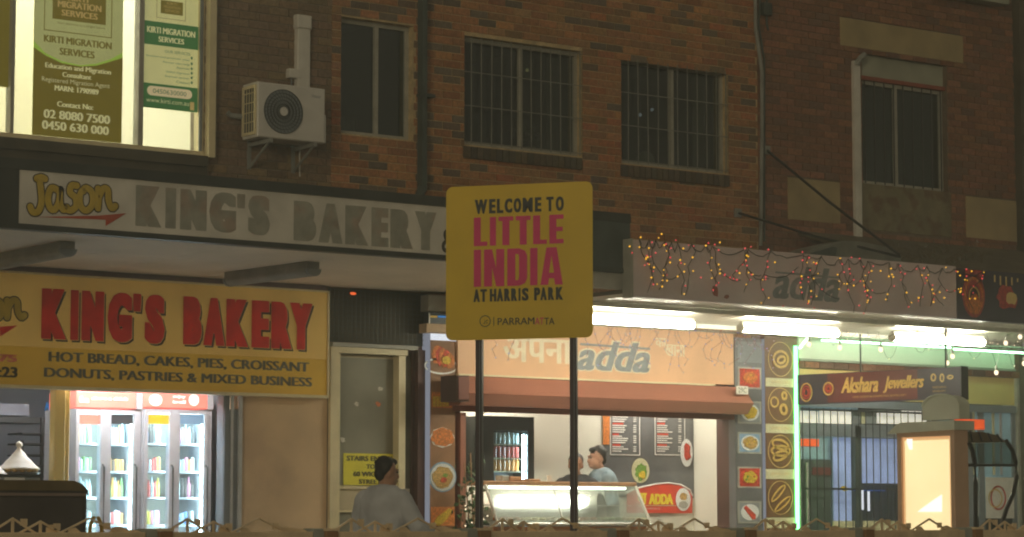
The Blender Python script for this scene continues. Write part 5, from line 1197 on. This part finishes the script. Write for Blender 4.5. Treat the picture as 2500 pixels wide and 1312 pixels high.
L(hs, 'small_lettering', qf, 'FINE GOLD & DIAMOND JEWELLERY', 2082, 2214, 965, 971, .004, 'jewel_gold')
L(hs, 'small_lettering', qf, 'WEDDING', 2277, 2310, 943, 948, .004, 'jewel_gold'); L(hs, 'small_lettering', qf, 'JEWELLERY', 2277, 2310, 953, 958, .004, 'jewel_gold')
for x0, x1, y0, y1, m in ((2272, 2286, 912, 932, 'print_gold'), (2294, 2306, 912, 934, 'print_gold'), (2312, 2328, 915, 927, 'print_gold')):
    q = qf.R(x0, x1, y0, y1); part('ring_picture', MB().ring(qf, (q[0] + q[1]) / 2, (q[2] + q[3]) / 2, (q[1] - q[0]) / 2, (q[3] - q[2]) / 2, .02, .0, .004, 16), M[m], hs)
for x0, x1, y0, y1 in ((1954, 1984, 935, 982), (2010, 2036, 933, 966)):
    for k, s in enumerate((1, .72, .45)):
        q = qf.R(x0, x1, y0, y1); part('necklace_picture', MB().ring(qf, (q[0] + q[1]) / 2, (q[2] + q[3]) / 2, (q[1] - q[0]) / 2 * s, (q[3] - q[2]) / 2 * s, .016, .004, .007, 18), M[('jewel_gold', 'jewel_red', 'food_red')[k]], hs)
for px in (2095, 2303):
    a, b = fk.hit(px, 900); part('hanger_rod', MB().tube([fk.P(a, b1, -.05), fk.P(a, ZC - fk.o.z - .06, -.05)], .010, 6), M['dark_metal'], hs)

# ------------------------------------------------------------------ payphone booth with lit panel (faces along the street)
Yn = -5.8; pn0 = WY(2335, 1150, Yn); fk = Fr(pn0, (0, -1, 0), (0, 0, 1), (-1, 0, 0)); fk.v = Vector((0, 0, 1))
pb = thing('phone_booth', 'grey and brown street phone booth with a glowing warm advertising panel and arched top', 'phone booth', (pn0.x + .1, Yn + .4, 0))
a0, a1, b0, b1 = fk.R(2205, 2335, 1062, 1300); zP = fk.hit(2270, 1062)[1]; z = lambda y, x=2270: fk.hit(x, y)[1]
la = fk.hit(2190, 1100)[0]
part('casing', MB().box(fk, la, .0, .0 - fk.o.z, z(1052), -.16, -.012), M['booth_brown'], pb)
part('panel_frame', MB().frame(fk, la + .02, -.0, .25 - fk.o.z, z(1052), .055, -.01, .02), M['booth_brown'], pb)
M['ad_panel'] = mat('ad_panel', (1.0, .80, .43), .4, var=.10, scale=2.2, emit=1.08)
part('panel_glow_edge', MB().box(fk, la + .075, -.056, .31 - fk.o.z, z(1052) - .056, -.011, -.004), lamp('ad_edge', (1, .50, .20), .85), pb)
part('panel_glow_edge', MB().box(fk, la + .090, -.071, .325 - fk.o.z, z(1052) - .071, -.004, -.002), lamp('ad_edge_inner', (1, .60, .26), .88), pb)
ap = part('ad_panel', MB().box(fk, la + .108, -.089, .34 - fk.o.z, z(1052) - .089, -.002, .0), M['ad_panel'], pb)
gm = lamp('ad_reflection', (1, .98, .88), 1.35)  # reflections on the ad panel built as glowing white patches
P3 = PP(fk, [(2240, 1250), (2300, 1250), (2300, 1208), (2284, 1218), (2262, 1234)]); part('reflection_patch', MB().prism(fk, P3, .001, .003), gm, pb)
P3 = PP(fk, [(2214, 1072), (2228, 1072), (2228, 1098), (2220, 1098), (2214, 1080)]); part('reflection_patch', MB().prism(fk, P3, .001, .003), gm, pb)
# hood: sloped eaves, then the arched crest
pts = [(la - .08, z(1056)), (.03, z(1052)), (.03, z(1030)), (la + .10, z(1030)), (la + .02, z(1038))]
part('hood', MB().prism(fk, pts, -.22, .05), M['booth_grey'], pb)
ca0, ca1 = fk.hit(2248, 1000)[0], fk.hit(2338, 1000)[0]; cw = (ca1 - ca0) / 2; zc0 = z(1026); zc1 = z(965)
pts = [(ca0, zc0), (ca1, zc0), (ca1, zc0 + (zc1 - zc0) * .55)] + [(ca0 + cw + cw * math.cos(t), zc0 + (zc1 - zc0) * (.55 + .45 * math.sin(t))) for t in [math.pi * i / 12 for i in range(1, 12)]] + [(ca0, zc0 + (zc1 - zc0) * .55)]
part('arched_crest', MB().prism(fk, pts, -.16, -.02), M['booth_grey'], pb)
part('crest_rim', MB().tube([fk.P(a, b, -.02) for a, b in pts[1:]], .012, 6), M['booth_grey'], pb)
# street side: curved booth frame, red lamp box
fb = wall(Yn); X2 = lambda x, y=1150: fb.hit(x, y)
q = fb.R(2349, 2406, 1024, 1048); t = part('lamp_box', MB().bbox(fb, q[0], q[1], q[2], q[3], -.10, -.0, .012), mat('lamp_orange', (.9, .12, .03), .4, var=.3, scale=12, emit=.8), pb)
part('lamp_core', MB().ball(fb.P(*X2(2360, 1034), .01), .025, 10, 6, (1.4, .4, 1)), lamp('lamp_core', (1, .5, .25), 1.8), pb, smooth=True)
cr = [X2(2362, 1055), X2(2400, 1055), X2(2430, 1062), X2(2452, 1075), X2(2456, 1080), X2(2362, 1080)]
part('curved_hood', MB().prism(fb, cr, -.5, 0), M['roof_dark'], pb)
for k in range(4): part('hood_rib', MB().tube([fb.P(*X2(2366 + k * 22, 1052 + k * 3), .01), fb.P(*X2(2372 + k * 24, 1078), .01)], .01, 5), M['booth_black'], pb)
for i, ln in enumerate(([(2364, 1080), (2374, 1100), (2380, 1130), (2382, 1180), (2382, 1330)], [(2456, 1076), (2472, 1100), (2480, 1130), (2482, 1165), (2474, 1205), (2458, 1240), (2449, 1270), (2446, 1330)])):
    part('curved_post', MB().tube([fb.P(*X2(a, b), -.0) for a, b in ln] + [fb.P(X2(*ln[-1])[0], .0, 0)], .022, 8), M['booth_black'], pb)
part('cross_bar', MB().tube([fb.P(*X2(2364, 1136), 0), fb.P(*X2(2481, 1136), 0)], .016, 6), M['booth_black'], pb)
part('side_glass', MB().prism(fb, [X2(a, b) for a, b in ((2366, 1084), (2456, 1080), (2470, 1104), (2478, 1132), (2380, 1132))], -.006, .0), M['glass_dark'], pb)
part('phone_unit', MB().bbox(fb, X2(2366)[0], X2(2378)[0], X2(2370, 1215)[1], X2(2370, 1130)[1], -.25, -.1), M['booth_grey'], pb)

# ------------------------------------------------------------------ welcome sign on two posts
P1 = math.radians(17.5); us = (RIGHT * math.cos(P1) - FWD * math.sin(P1)); nsn = -(FWD * math.cos(P1) + RIGHT * math.sin(P1))
fy = Fr(WT(1268, 640, 20.0), us, (0, 0, 1), nsn)
a0, a1, b0, b1 = fy.R(1089, 1447, 450, 828)
ws = thing('welcome_sign', 'square yellow welcome sign with pink LITTLE INDIA lettering on two dark posts', 'sign', fy.P(0, -fy.o.z))
def rrect(a0, a1, b0, b1, r, n=6):
    p = []
    for cx, cy, t0 in ((a1 - r, b1 - r, 0), (a0 + r, b1 - r, 1), (a0 + r, b0 + r, 2), (a1 - r, b0 + r, 3)):
        p += [(cx + r * math.cos(math.pi / 2 * (t0 + i / n)), cy + r * math.sin(math.pi / 2 * (t0 + i / n))) for i in range(n + 1)]
    return p
part('sign_plate', MB().prism(fy, rrect(a0, a1, b0, b1, .055), -.004, .0), M['yellow_sign'], ws)
for tx, xs, y0, y1 in (('WELCOMETO', [(1159, 1190), (1194, 1210), (1213, 1229), (1232, 1251), (1254, 1273), (1276, 1301), (1306, 1322), (1334, 1352), (1357, 1377)], 484, 519),
                       ('ATHARRISPARK', [(1156, 1172), (1173, 1189), (1196, 1212), (1213, 1229), (1231, 1246), (1248, 1263), (1266, 1271), (1274, 1291), (1304, 1319), (1319, 1335), (1338, 1353), (1357, 1375)], 704, 735)):
    for ch, (xa_, xb_) in zip(tx, xs):
        xc = 1267; part('letter', MB().text(fy, ch, fy.hit(xa_, 600)[0], fy.hit(xb_, 600)[0], fy.hit(xc, y1)[1], fy.hit(xc, y0)[1], .0015, bold=.03, emb=.0045), M['sign_navy'], ws)
def slab(txt, x0, x1, yt, yb, wts):
    # narrow block capitals drawn as bars on a unit cell, strokes of even weight
    a0, a1, b0, b1 = fy.R(x0, x1, yt, yb); n = sum(wts[c] for c in txt); gap = .17; tot = n + gap * (len(txt) - 1); k = (a1 - a0) / tot; H = b1 - b0; s = .47 * k; a = a0; h = .15 * H
    for c in txt:
        w = wts[c] * k; mb = MB(); bx = lambda p, q, r, t_: mb.box(fy, a + p, a + q, b0 + r, b0 + t_, .001, .003)
        if c == 'I': bx(0, w, 0, H)
        elif c == 'L': bx(0, s, 0, H); bx(s, w, 0, h)
        elif c == 'T': bx((w - s) / 2, (w + s) / 2, 0, H - h); bx(0, w, H - h, H)
        elif c == 'E': bx(0, s, 0, H); bx(s, w, 0, h); bx(s, w, H - h, H); bx(s, w * .94, H / 2 - h / 2, H / 2 + h / 2)
        elif c == 'N':
            bx(0, s, 0, H); bx(w - s, w, 0, H); mb.prism(fy, [(a + s, b0 + H), (a + s, b0 + H * .52), (a + w - s, b0), (a + w - s, b0 + H * .48)], .001, .003)
        elif c == 'D':
            bx(0, s, 0, H); pts = [(a + s, b0 + H), (a + w * .62, b0 + H), (a + w * .9, b0 + H * .93), (a + w, b0 + H * .8), (a + w, b0 + H * .2), (a + w * .9, b0 + H * .07), (a + w * .62, b0), (a + s, b0), (a + s, b0 + h), (a + w * .56, b0 + h), (a + w - s, b0 + h * 1.5), (a + w - s, b0 + H - h * 1.5), (a + w * .56, b0 + H - h), (a + s, b0 + H - h)]
            mb.prism(fy, pts, .001, .003)
        elif c == 'A':
            m_x = a + w / 2
            mb.prism(fy, [(a, b0), (a + s * .95, b0), (a + s * .95 + w * .035, b0 + H * .17), (a + w - s * .95 - w * .035, b0 + H * .17), (a + w - s * .95, b0), (a + w, b0), (m_x + s * .62, b0 + H), (m_x - s * .62, b0 + H), ], .001, .0022)
            mb2 = MB(); mb2.prism(fy, [(m_x - w * .11, b0 + H * .32), (m_x + w * .11, b0 + H * .32), (m_x, b0 + H * .78)], .0024, .0032); part('letter_counter', mb2, M['yellow_sign'], ws)
        part('letter', mb, M['sign_pink'], ws); a += w + gap * k
WT_ = dict(L=.92, I=.42, T=1.0, E=.95, N=1.18, D=1.15, A=1.28)
slab('LITTLE', 1157, 1376, 528, 598, WT_); slab('INDIA', 1157, 1374, 607, 698, WT_)
for s, x0, x1, m in (('PARRAM', 1215, 1305, 'sign_navy'), ('AT', 1306, 1328, 'sign_pink'), ('TA', 1329, 1354, 'sign_navy')): L(ws, 'small_lettering', fy, s, x0, x1, 776, 793, .0015, m, emb=.001)
q = fy.R(1171, 1198, 771, 798); cx, cz, rr = (q[0] + q[1]) / 2, (q[2] + q[3]) / 2, (q[1] - q[0]) / 2
part('logo_ring', MB().ring(fy, cx, cz, rr, rr, .006, .001, .0025, 28), M['sign_navy'], ws)
lm = MB(); lm.tube([fy.P(cx - .016, cz - .018, .0015), fy.P(cx - .004, cz - .022, .0015), fy.P(cx - .004, cz + .02, .0015)], .003, 5).tube([fy.P(cx + .022, cz - .012, .0015), fy.P(cx + .010, cz - .02, .0015), fy.P(cx + .006, cz - .004, .0015), fy.P(cx + .014, cz + .008, .0015), fy.P(cx + .024, cz + .002, .0015)], .003, 5)
part('logo_mark', lm, M['sign_navy'], ws); B(ws, 'divider', fy, 1205, 1206.5, 774, 796, .001, .0025, 'sign_navy')
for px in (1167, 1398):
    a, _ = fy.hit(px, 1060); w = .026
    part('post', MB().bbox(fy, a - w, a + w, -fy.o.z, b1 - .1, -.06, -.006, .006), M['post_dark'], ws)
    part('post_strip', MB().box(fy, a + w * .35, a + w * .55, -fy.o.z + .02, b0 - .01, -.005, -.003), M['alu_dark'], ws)

# ------------------------------------------------------------------ roofline fence
YN = -8.9; fn = wall(YN)
posts = [-30, 401, 806, 1180, 1518, 1830, 2118, 2384, 2632]
zr = fn.hit(1250, 1300)[1]
zr0 = fn.hit(600, 1299)[1]
for i in range(len(posts) - 1):
    xa, xb = X(posts[i], YN, 1300), X(posts[i + 1], YN, 1300); w = xb - xa
    nmz = ['at the far left edge', 'in front of the bakery wall', 'in front of the man', 'under the welcome sign', 'in front of the display counter', 'in front of the menu columns', 'in front of the glowing phone booth', 'at the far right edge'][i]
    t = thing('fence_panel', 'tan metal fence panel with cut-out house roofs ' + nmz, 'fence', (xa, YN, 0), 'fence panels with roof shaped cut-outs')
    part('top_rail', MB().bbox(fn, xa + .05, xb - .13, .98, zr0, -.04, .01, .005), M['fence_tan'], t)
    sp_ = MB(); xl = xa + .09
    while xl < xb - .2: part('slat', MB().bbox(fn, xl, xl + .05, .12, .978, -.025, -.005), M['fence_tan'], t); xl += .13
    part('bottom_rail', MB().bbox(fn, xa + .05, xb - .13, .06, .118, -.04, .01, .005), M['fence_tan'], t)
    H = .088
    def roof(cx, half, h, d, th=.013, king=True, base=0):
        part('roof_outline', MB().prism(fn, [(cx - half, zr0 + base), (cx - half + th * 1.9, zr0 + base), (cx, zr0 + h - th), (cx + half - th * 1.9, zr0 + base), (cx + half, zr0 + base), (cx, zr0 + h)], -.02 - d, -.005 - d), M['fence_tan'], t)
        if king: part('roof_strut', MB().box(fn, cx - .008, cx + .008, zr0, zr0 + h - th - .002, -.018 - d, -.007 - d), M['fence_tan'], t)
    roof(xa + w * .14, w * .13, H, 0); roof(xa + w * .30, w * .12, H * .8, .016); roof(xa + w * .57, w * .17, H * 1.02, 0.0, .012, False)
    part('roof_beam', MB().prism(fn, [(xa + w * .45, zr0), (xa + w * .52, zr0), (xa + w * .49, zr0 + .028), (xa + w * .455, zr0 + .018)], -.02, -.006), M['fence_tan'], t)
    part('house_block', MB().prism(fn, [(xa + w * .40, zr0), (xa + w * .40, zr0 + .02), (xa + w * .385, zr0 + .045), (xa + w * .36, zr0 + .045), (xa + w * .36, zr0 + .03), (xa + w * .34, zr0 + .03), (xa + w * .34, zr0)], -.05, -.037), M['fence_tan'], t)
    for cx_, h_ in ((.19, .085), (.375, .058), (.66, .062)): part('chimney', MB().box(fn, xa + w * cx_, xa + w * (cx_ + .035), zr0 + h_ - .045, zr0 + h_ - .005, -.035, -.021), M['fence_tan'], t)
    part('house_block', MB().prism(fn, [(xa + w * .70, zr0), (xa + w * .72, zr0 + .028), (xa + w * .76, zr0 + .035), (xa + w * .80, zr0 + .018), (xa + w * .86, zr0 + .012), (xa + w * .88, zr0)], -.05, -.037), M['fence_tan'], t)
    part('post', MB().bbox(fn, xb - .125, xb - .03, .0, zr0 + .02, -.12, .0, .006), M['fence_grey'], t)
    part('post_cap', MB().bbox(fn, xb - .045, xb + .045, .0, zr0 + .004, -.03, .03, .004), M['fence_brown'], t)
    part('cap_plate', MB().box(fn, xb - .05, xb + .05, zr0 + .005, zr0 + .022, -.035, .035), M['fence_tan'], t)

# ------------------------------------------------------------------ light strings
def hang(p, q, sag, n=10, jit=0): return [p.lerp(q, i / n) - Vector((0, 0, sag * 4 * (i / n) * (1 - i / n))) + Vector((U(-jit, jit), 0, U(-jit, jit))) for i in range(n + 1)]
fl = thing('fairy_light_curtain', 'tangled curtain of red and yellow fairy lights over the pale adda fascia', 'fairy lights', fc_.P(X(1940, YC), fc_.hit(1940, 618)[1], .04))
wm = MB(); ff = fc_.up(.03); bulbs = []
tops = [1560, 1584, 1600, 1622, 1640, 1654, 1690, 1722, 1738, 1818, 1826, 1880, 1960, 1974, 2005, 2052, 2070, 2100, 2118, 2170, 2192, 2240, 2262, 2300, 2330, 2345, 2398]
yf = lambda x: 580 + (x - 1545) * .095
hang_p = []
for a, b in zip(tops, tops[1:]): wm.tube(hang(ff.P(*ff.hit(a, yf(a) + 3)), ff.P(*ff.hit(b, yf(b) + 3)), U(.02, .10), 6, .01), .0045, 4)
for x in tops:
    L_ = U(.45, .95) * 140; n = 7; xx = x; pts = []
    for k in range(n + 1):
        pts.append(ff.P(*ff.hit(xx, yf(x) + 3 + L_ * k / n), U(0, .015))); xx += U(-11, 10)
    wm.tube(pts, .0045, 4)
    for p in pts: bulbs.append(p + Vector((U(-.04, .04), -.012, U(-.03, .03))))
    if R_() < .55:
        e = pts[-1]; g = hang(pts[n // 2], ff.P(*ff.hit(x + U(30, 70), yf(x) + U(40, 110))), U(.02, .12), 6, .008); wm.tube(g, .004, 4); bulbs += [p + Vector((0, -.012, 0)) for p in g[2::3]]
for p in bulbs[::4]: bulbs.append(p + Vector((U(-.2, .2), 0, U(-.1, .1))))
part('wire', wm, M['wire'], fl, kind='stuff')
random.shuffle(bulbs)
for i, p in enumerate(bulbs[:210]):
    red = i % 2; part('bulb', MB().ball(p, U(.007, .011), 6, 4), M['bulb_red' if red else 'bulb_yellow'], fl)
fl = thing('fairy_light_curtain', 'messy net of dim violet fairy lights hanging before the orange restaurant sign', 'fairy lights', fo.P(X(1600), fo.hit(1500, 820)[1], .1))
wm = MB(); ff = wall(-.75); bulbs = []
for x in [1180, 1210, 1250, 1450, 1480, 1500, 1530, 1560, 1600, 1640, 1655, 1690, 1720, 1745, 1770, 1800, 1840, 1870]:
    xx = x; y = 785 + (x - 1450) * .05; pts = []
    for k in range(7): pts.append(ff.P(*ff.hit(xx, y), U(-.1, .1))); y += U(8, 24); xx += U(-8, 8)
    wm.tube(pts, .0022, 4); bulbs += pts[1:]
    if R_() < .8: g = hang(pts[0], ff.P(*ff.hit(x + U(35, 60), 795 + (x - 1450) * .05)), U(.1, .3), 8, .008); wm.tube(g, .0022, 4); bulbs += g[1:-1:2]
part('wire', wm, M['rust_red'], fl, kind='stuff')
for i, p in enumerate(bulbs): part('bulb', MB().ball(p, .008, 6, 4), M['bulb_blue' if i % 3 == 0 else 'bulb_spark'], fl)
fl = thing('fairy_light_curtain', 'thin bare wires with faint lights looping under the awning above the jewellers sign', 'fairy lights', WY(2200, 850, -1.2))
wm = MB(); ff = wall(-1.2); bulbs = []
for x in range(1960, 2500, 26):
    p = ff.P(*ff.hit(x, 795 + (x - 1960) * .06)); q = ff.P(*ff.hit(x + U(30, 60), 797 + (x - 1960) * .06)); g = hang(p, q, U(.05, .35), 8, .012); wm.tube(g, .003, 4); bulbs += g[1:-1:3]
part('wire', wm, M['roof_dark'], fl, kind='stuff')
for i, p in enumerate(bulbs): part('bulb', MB().ball(p, .008, 6, 4), M['bulb_spark' if i % 2 else 'bulb_warm'], fl)
fe = thing('festoon_lights', 'festoon string of round warm bulbs under the awning before the jewellery shop', 'festoon lights', WY(2250, 860, -2.2))
ff = wall(-2.3); bp = [(1975, 822), (2050, 830), (2150, 835), (2236, 783), (2310, 800), (2395, 770), (2455, 820), (2490, 805), (2325, 852), (2312, 868), (2432, 892), (2500, 870)]
pts = [ff.P(*ff.hit(x, y)) for x, y in sorted(bp)]
part('cable', MB().tube(pts, .003, 5), M['dark_metal'], fe)
for p in pts:
    so_ = part('socket', MB().lathe(p - Vector((0, 0, .06)), [(.013, 0), (.013, .04), (.006, .06)], 8), M['frame_grey'], fe)
    part('bulb', MB().ball(p - Vector((0, 0, .085)), .026, 10, 7, (1, 1, 1.15)), M['bulb_warm'], fe, smooth=True)

# ------------------------------------------------------------------ people
def body(name, parent, caps, balls, m, vox=.014, sm=6, k=None):
    mb = MB()
    for (p, q, r0, r1) in caps:
        p, q = Vector(p), Vector(q); n = 8; pts = [p.lerp(q, i / n) for i in range(n + 1)]
        mb.tube(pts, [r0 + (r1 - r0) * i / n for i in range(n + 1)], 14); mb.ball(p, r0, 14, 10); mb.ball(q, r1, 14, 10)
    for c, r, s in balls: mb.ball(c, r, 18, 14, s)
    o = part(name, mb, m, parent)
    md = o.modifiers.new('r', 'REMESH'); md.mode = 'VOXEL'; md.voxel_size = vox; md2 = o.modifiers.new('s', 'SMOOTH'); md2.iterations = sm; md2.factor = .5
    dg = bpy.context.evaluated_depsgraph_get(); dg.update(); me = bpy.data.meshes.new_from_object(o.evaluated_get(dg)); o.modifiers.clear(); o.data = me
    me.materials.clear(); me.materials.append(m); me.polygons.foreach_set('use_smooth', [True] * len(me.polygons)); return o
def person(base, yaw, label, shirt, skin, hair, scale=1.0, arms=None, lean=0.0, turn=0.0, size=1.0, legs=True, facing=None):
    base = Vector(base); t = thing('person', label, 'person', base)
    cs_, sn = math.cos(yaw), math.sin(yaw)
    def Q(x, y, z):                                   # x to the person's right, y forward, z up
        y = y + lean * max(0, z - .95) ; x, y, z = x * size, y * size, z * size
        return base + Vector((x * cs_ - y * sn, x * sn + y * cs_, z))
    hy = yaw + turn; hc = Q(0, .03, 1.60); ch, shh = math.cos(hy), math.sin(hy)
    def H(x, y, z): x, y, z = x * size, y * size, z * size; return hc + Vector((x * ch - y * shh, x * shh + y * ch, z))
    ar = arms or {}
    rE, rH = ar.get('r', ((.30, .02, 1.12), (.30, .14, .90))); lE, lH = ar.get('l', ((-.30, .02, 1.12), (-.28, .12, .88)))
    caps = [(Q(0, 0, .98), Q(0, 0, 1.18), .135 * size, .135 * size), (Q(0, 0, 1.18), Q(0, 0, 1.36), .135 * size, .15 * size), (Q(-.07, 0, 1.0), Q(-.07, 0, 1.36), .10 * size, .115 * size), (Q(.07, 0, 1.0), Q(.07, 0, 1.36), .10 * size, .115 * size),
            (Q(-.17, 0, 1.40), Q(.17, 0, 1.40), .065 * size, .065 * size), (Q(-.09, -.01, 1.44), Q(.09, -.01, 1.44), .06 * size, .06 * size),
            (Q(0, 0, 1.42), Q(0, .02, 1.53), .058 * size, .055 * size),
            (Q(.19, 0, 1.39), Q(*rE), .058 * size, .045 * size), (Q(*rE), Q(*rH), .044 * size, .030 * size), (Q(-.19, 0, 1.39), Q(*lE), .058 * size, .045 * size), (Q(*lE), Q(*lH), .044 * size, .030 * size)]
    if legs: caps += [(Q(s * .09, 0, .92), Q(s * .11, .02, .50), .085 * size, .06 * size) for s in (-1, 1)] + [(Q(s * .11, .02, .50), Q(s * .11, 0, .09), .058 * size, .04 * size) for s in (-1, 1)] + [(Q(s * .11, -.02, .045), Q(s * .12, .16, .04), .045 * size, .035 * size) for s in (-1, 1)]
    def hand(c, d):
        c = Vector(c); d = Vector(d).normalized(); sd = Vector((d.y, -d.x, 0)); sd = sd.normalized() if sd.length > .1 else Vector((1, 0, 0))
        out_ = [(Vector(c), c + d * .07 * size, .024 * size, .026 * size)]
        for f_ in range(4):
            b_ = c + d * .07 * size + sd * (f_ - 1.5) * .018 * size; m1 = b_ + d * (.035, .042, .038, .028)[f_] * size; out_ += [(b_, m1, .009 * size, .0085 * size), (m1, m1 + (d + Vector((0, 0, -.5))).normalized() * .028 * size, .0085 * size, .007 * size)]
        out_.append((c + d * .02 * size + sd * .02, c + (d * .05 + sd * .05) * size, .011 * size, .009 * size)); return out_
    hd = [(H(0, -.005, .055), .088 * size, (.86, 1.08, 1.12)), (H(0, .025, -.02), .070 * size, (.86, .95, 1.15)), (H(0, .06, -.065), .035 * size, (1, .9, .7)),
          (H(0, .100, .000), .017 * size, (.8, 1.1, 1.4)), (H(0, .107, -.014), .013 * size, (1.1, 1, .8)), (H(.078, -.01, .01), .026 * size, (.5, .8, 1.3)), (H(-.078, -.01, .01), .026 * size, (.5, .8, 1.3)),
          (H(0, .088, -.045), .016 * size, (1.5, .7, .7)), (H(0, .075, .045), .03 * size, (1.6, .6, .5))]
    hands = hand(Q(*rH), Q(*rH) - Q(*rE)) + hand(Q(*lH), Q(*lH) - Q(*lE))
    b = body('body', t, caps + [], hd, skin, .011, 3)
    body('hands', t, hands, [], skin, .006, 2)
    for s in (-1, 1):
        part('eye', MB().ball(H(s * .032, .086, .028), .0095 * size, 8, 6, (1.3, .6, .7)), M['cloth_dark'], t); part('eyebrow', MB().tube([H(s * .018, .094, .048), H(s * .048, .084, .05)], .004 * size, 5), M['hair'], t)
    part('mouth', MB().tube([H(-.022, .094, -.048), H(0, .099, -.046), H(.022, .094, -.048)], .004 * size, 5), M['jewel_brown'], t)
    # hair: cap over the crown and the back of the head
    hb = [(H(0, -.018, .068), .091 * size, (.90, 1.06, 1.06)), (H(0, -.052, .015), .058 * size, (1.1, .8, 1.15)), (H(0, .035, .112), .05 * size, (1.3, 1, .7)), (H(-.058, -.02, .04), .033 * size, (.6, 1, 1.2)), (H(.058, -.02, .04), .033 * size, (.6, 1, 1.2))]
    for i in range(40): a = U(0, 6.28); e = U(.1, 1.5); hb.append((H(.080 * math.cos(a) * math.sin(e), -.02 + .092 * math.sin(a) * math.sin(e) * (1 if math.sin(a) < 0 else .9), .070 + .092 * math.cos(e)), .012 * size, (1, 1, .7)))
    body('hair', t, [], hb, hair, .010, 2)
    # shirt: a looser shell over the trunk and the sleeves, with collar and folds
    g = .022 * size
    sl_r = Vector(Q(*rE)).lerp(Q(*rH), ar.get('sleeve', .75)); sl_l = Vector(Q(*lE)).lerp(Q(*lH), ar.get('sleeve', .75))
    sc = [(p, q, r0 + g, r1 + g) for p, q, r0, r1 in caps[:6]] + [(Q(.185, 0, 1.39), Q(*rE), .062 * size + g, .052 * size + g), (Q(*rE), sl_r, .050 * size + g, .040 * size + g), (Q(-.185, 0, 1.39), Q(*lE), .062 * size + g, .052 * size + g), (Q(*lE), sl_l, .050 * size + g, .040 * size + g)]
    sc += [(Q(-.09, 0, .90), Q(-.08, 0, 1.1), .115 * size, .11 * size), (Q(.09, 0, .90), Q(.08, 0, 1.1), .115 * size, .11 * size)]
    for i in range(26): a = U(0, 6.28); zz = U(.92, 1.36); c0 = Q(.185 * math.cos(a), .135 * math.sin(a), zz); sc.append((c0, Q(.185 * math.cos(a + U(-.5, .5)), .14 * math.sin(a + .3), zz + U(-.18, .15)), .020, .008))
    body('shirt', t, sc, [], shirt, .012, 4)
    part('collar', MB().tube([Q(.062 * math.cos(a), .005 + .062 * math.sin(a), 1.485 + .01 * math.sin(a)) for a in [2 * math.pi * i / 16 for i in range(17)]], .017 * size, 8), shirt, t, smooth=True)
    if legs: body('trousers', t, [(Q(s * .09, 0, .94), Q(s * .11, .02, .50), .105 * size, .08 * size) for s in (-1, 1)] + [(Q(s * .11, .02, .50), Q(s * .11, 0, .12), .078 * size, .065 * size) for s in (-1, 1)] + [(Q(-.08, 0, .96), Q(.08, 0, .96), .115 * size, .115 * size)], [], M['trousers'], .016, 3)
    return t
# man walking past, seen from behind
mp = WY(930, 1250, -5.7)
person((mp.x, mp.y, 0), math.radians(-62), 'man in a grey shirt seen from behind, walking past the stair door', M['shirt_grey'], M['skin_light'], M['hair'], size=.95, lean=.10, turn=math.radians(-38),
       arms={'r': ((.33, .02, 1.17), (.47, .20, 1.03)), 'l': ((-.25, .02, 1.13), (-.27, .10, .92)), 'sleeve': .80})
pp = WY(991, 1215, -5.5); single('paper_slip', MB().bbox(Fr(pp, RIGHT, UP, -FWD), -.02, .03, -.07, .07, 0, .004, .001), M['paper'], 'pale folded paper slip beside the arm of the man in grey', 'paper')
# two staff behind the counter
q = WY(1480, 1140, .62); person((q.x, .62, .15), math.radians(78), 'young man with thick black hair and pale blue shirt behind the counter, facing left', M['shirt_blue'], M['skin_light'], M['hair'], size=1.07, turn=math.radians(-6), lean=.12, legs=True, arms={'r': ((.23, .02, 1.14), (.22, .10, .95)), 'l': ((-.23, .02, 1.14), (-.22, .10, .95)), 'sleeve': .5})
q = WY(1409, 1150, .72); person((q.x, .72, .15), math.radians(125), 'person in dark clothes half hidden by the pole behind the counter', M['cloth_dark'], M['skin'], M['hair'], size=1.02, lean=.05)

# ------------------------------------------------------------------ the air of the street
hz = bpy.data.materials.new('haze'); hz.use_nodes = True; n = hz.node_tree; n.nodes.clear()
o_ = n.nodes.new('ShaderNodeOutputMaterial'); v_ = n.nodes.new('ShaderNodeVolumePrincipled'); v_.inputs['Color'].default_value = (.95, .97, .90, 1)
v_.inputs['Density'].default_value = HAZE; v_.inputs['Anisotropy'].default_value = .55; n.links.new(v_.outputs[0], o_.inputs['Volume'])
h_ = part('haze', MB().box(G, -44, 84, -64, 34, -1.4, 11.5), hz); h_['kind'] = 'stuff'
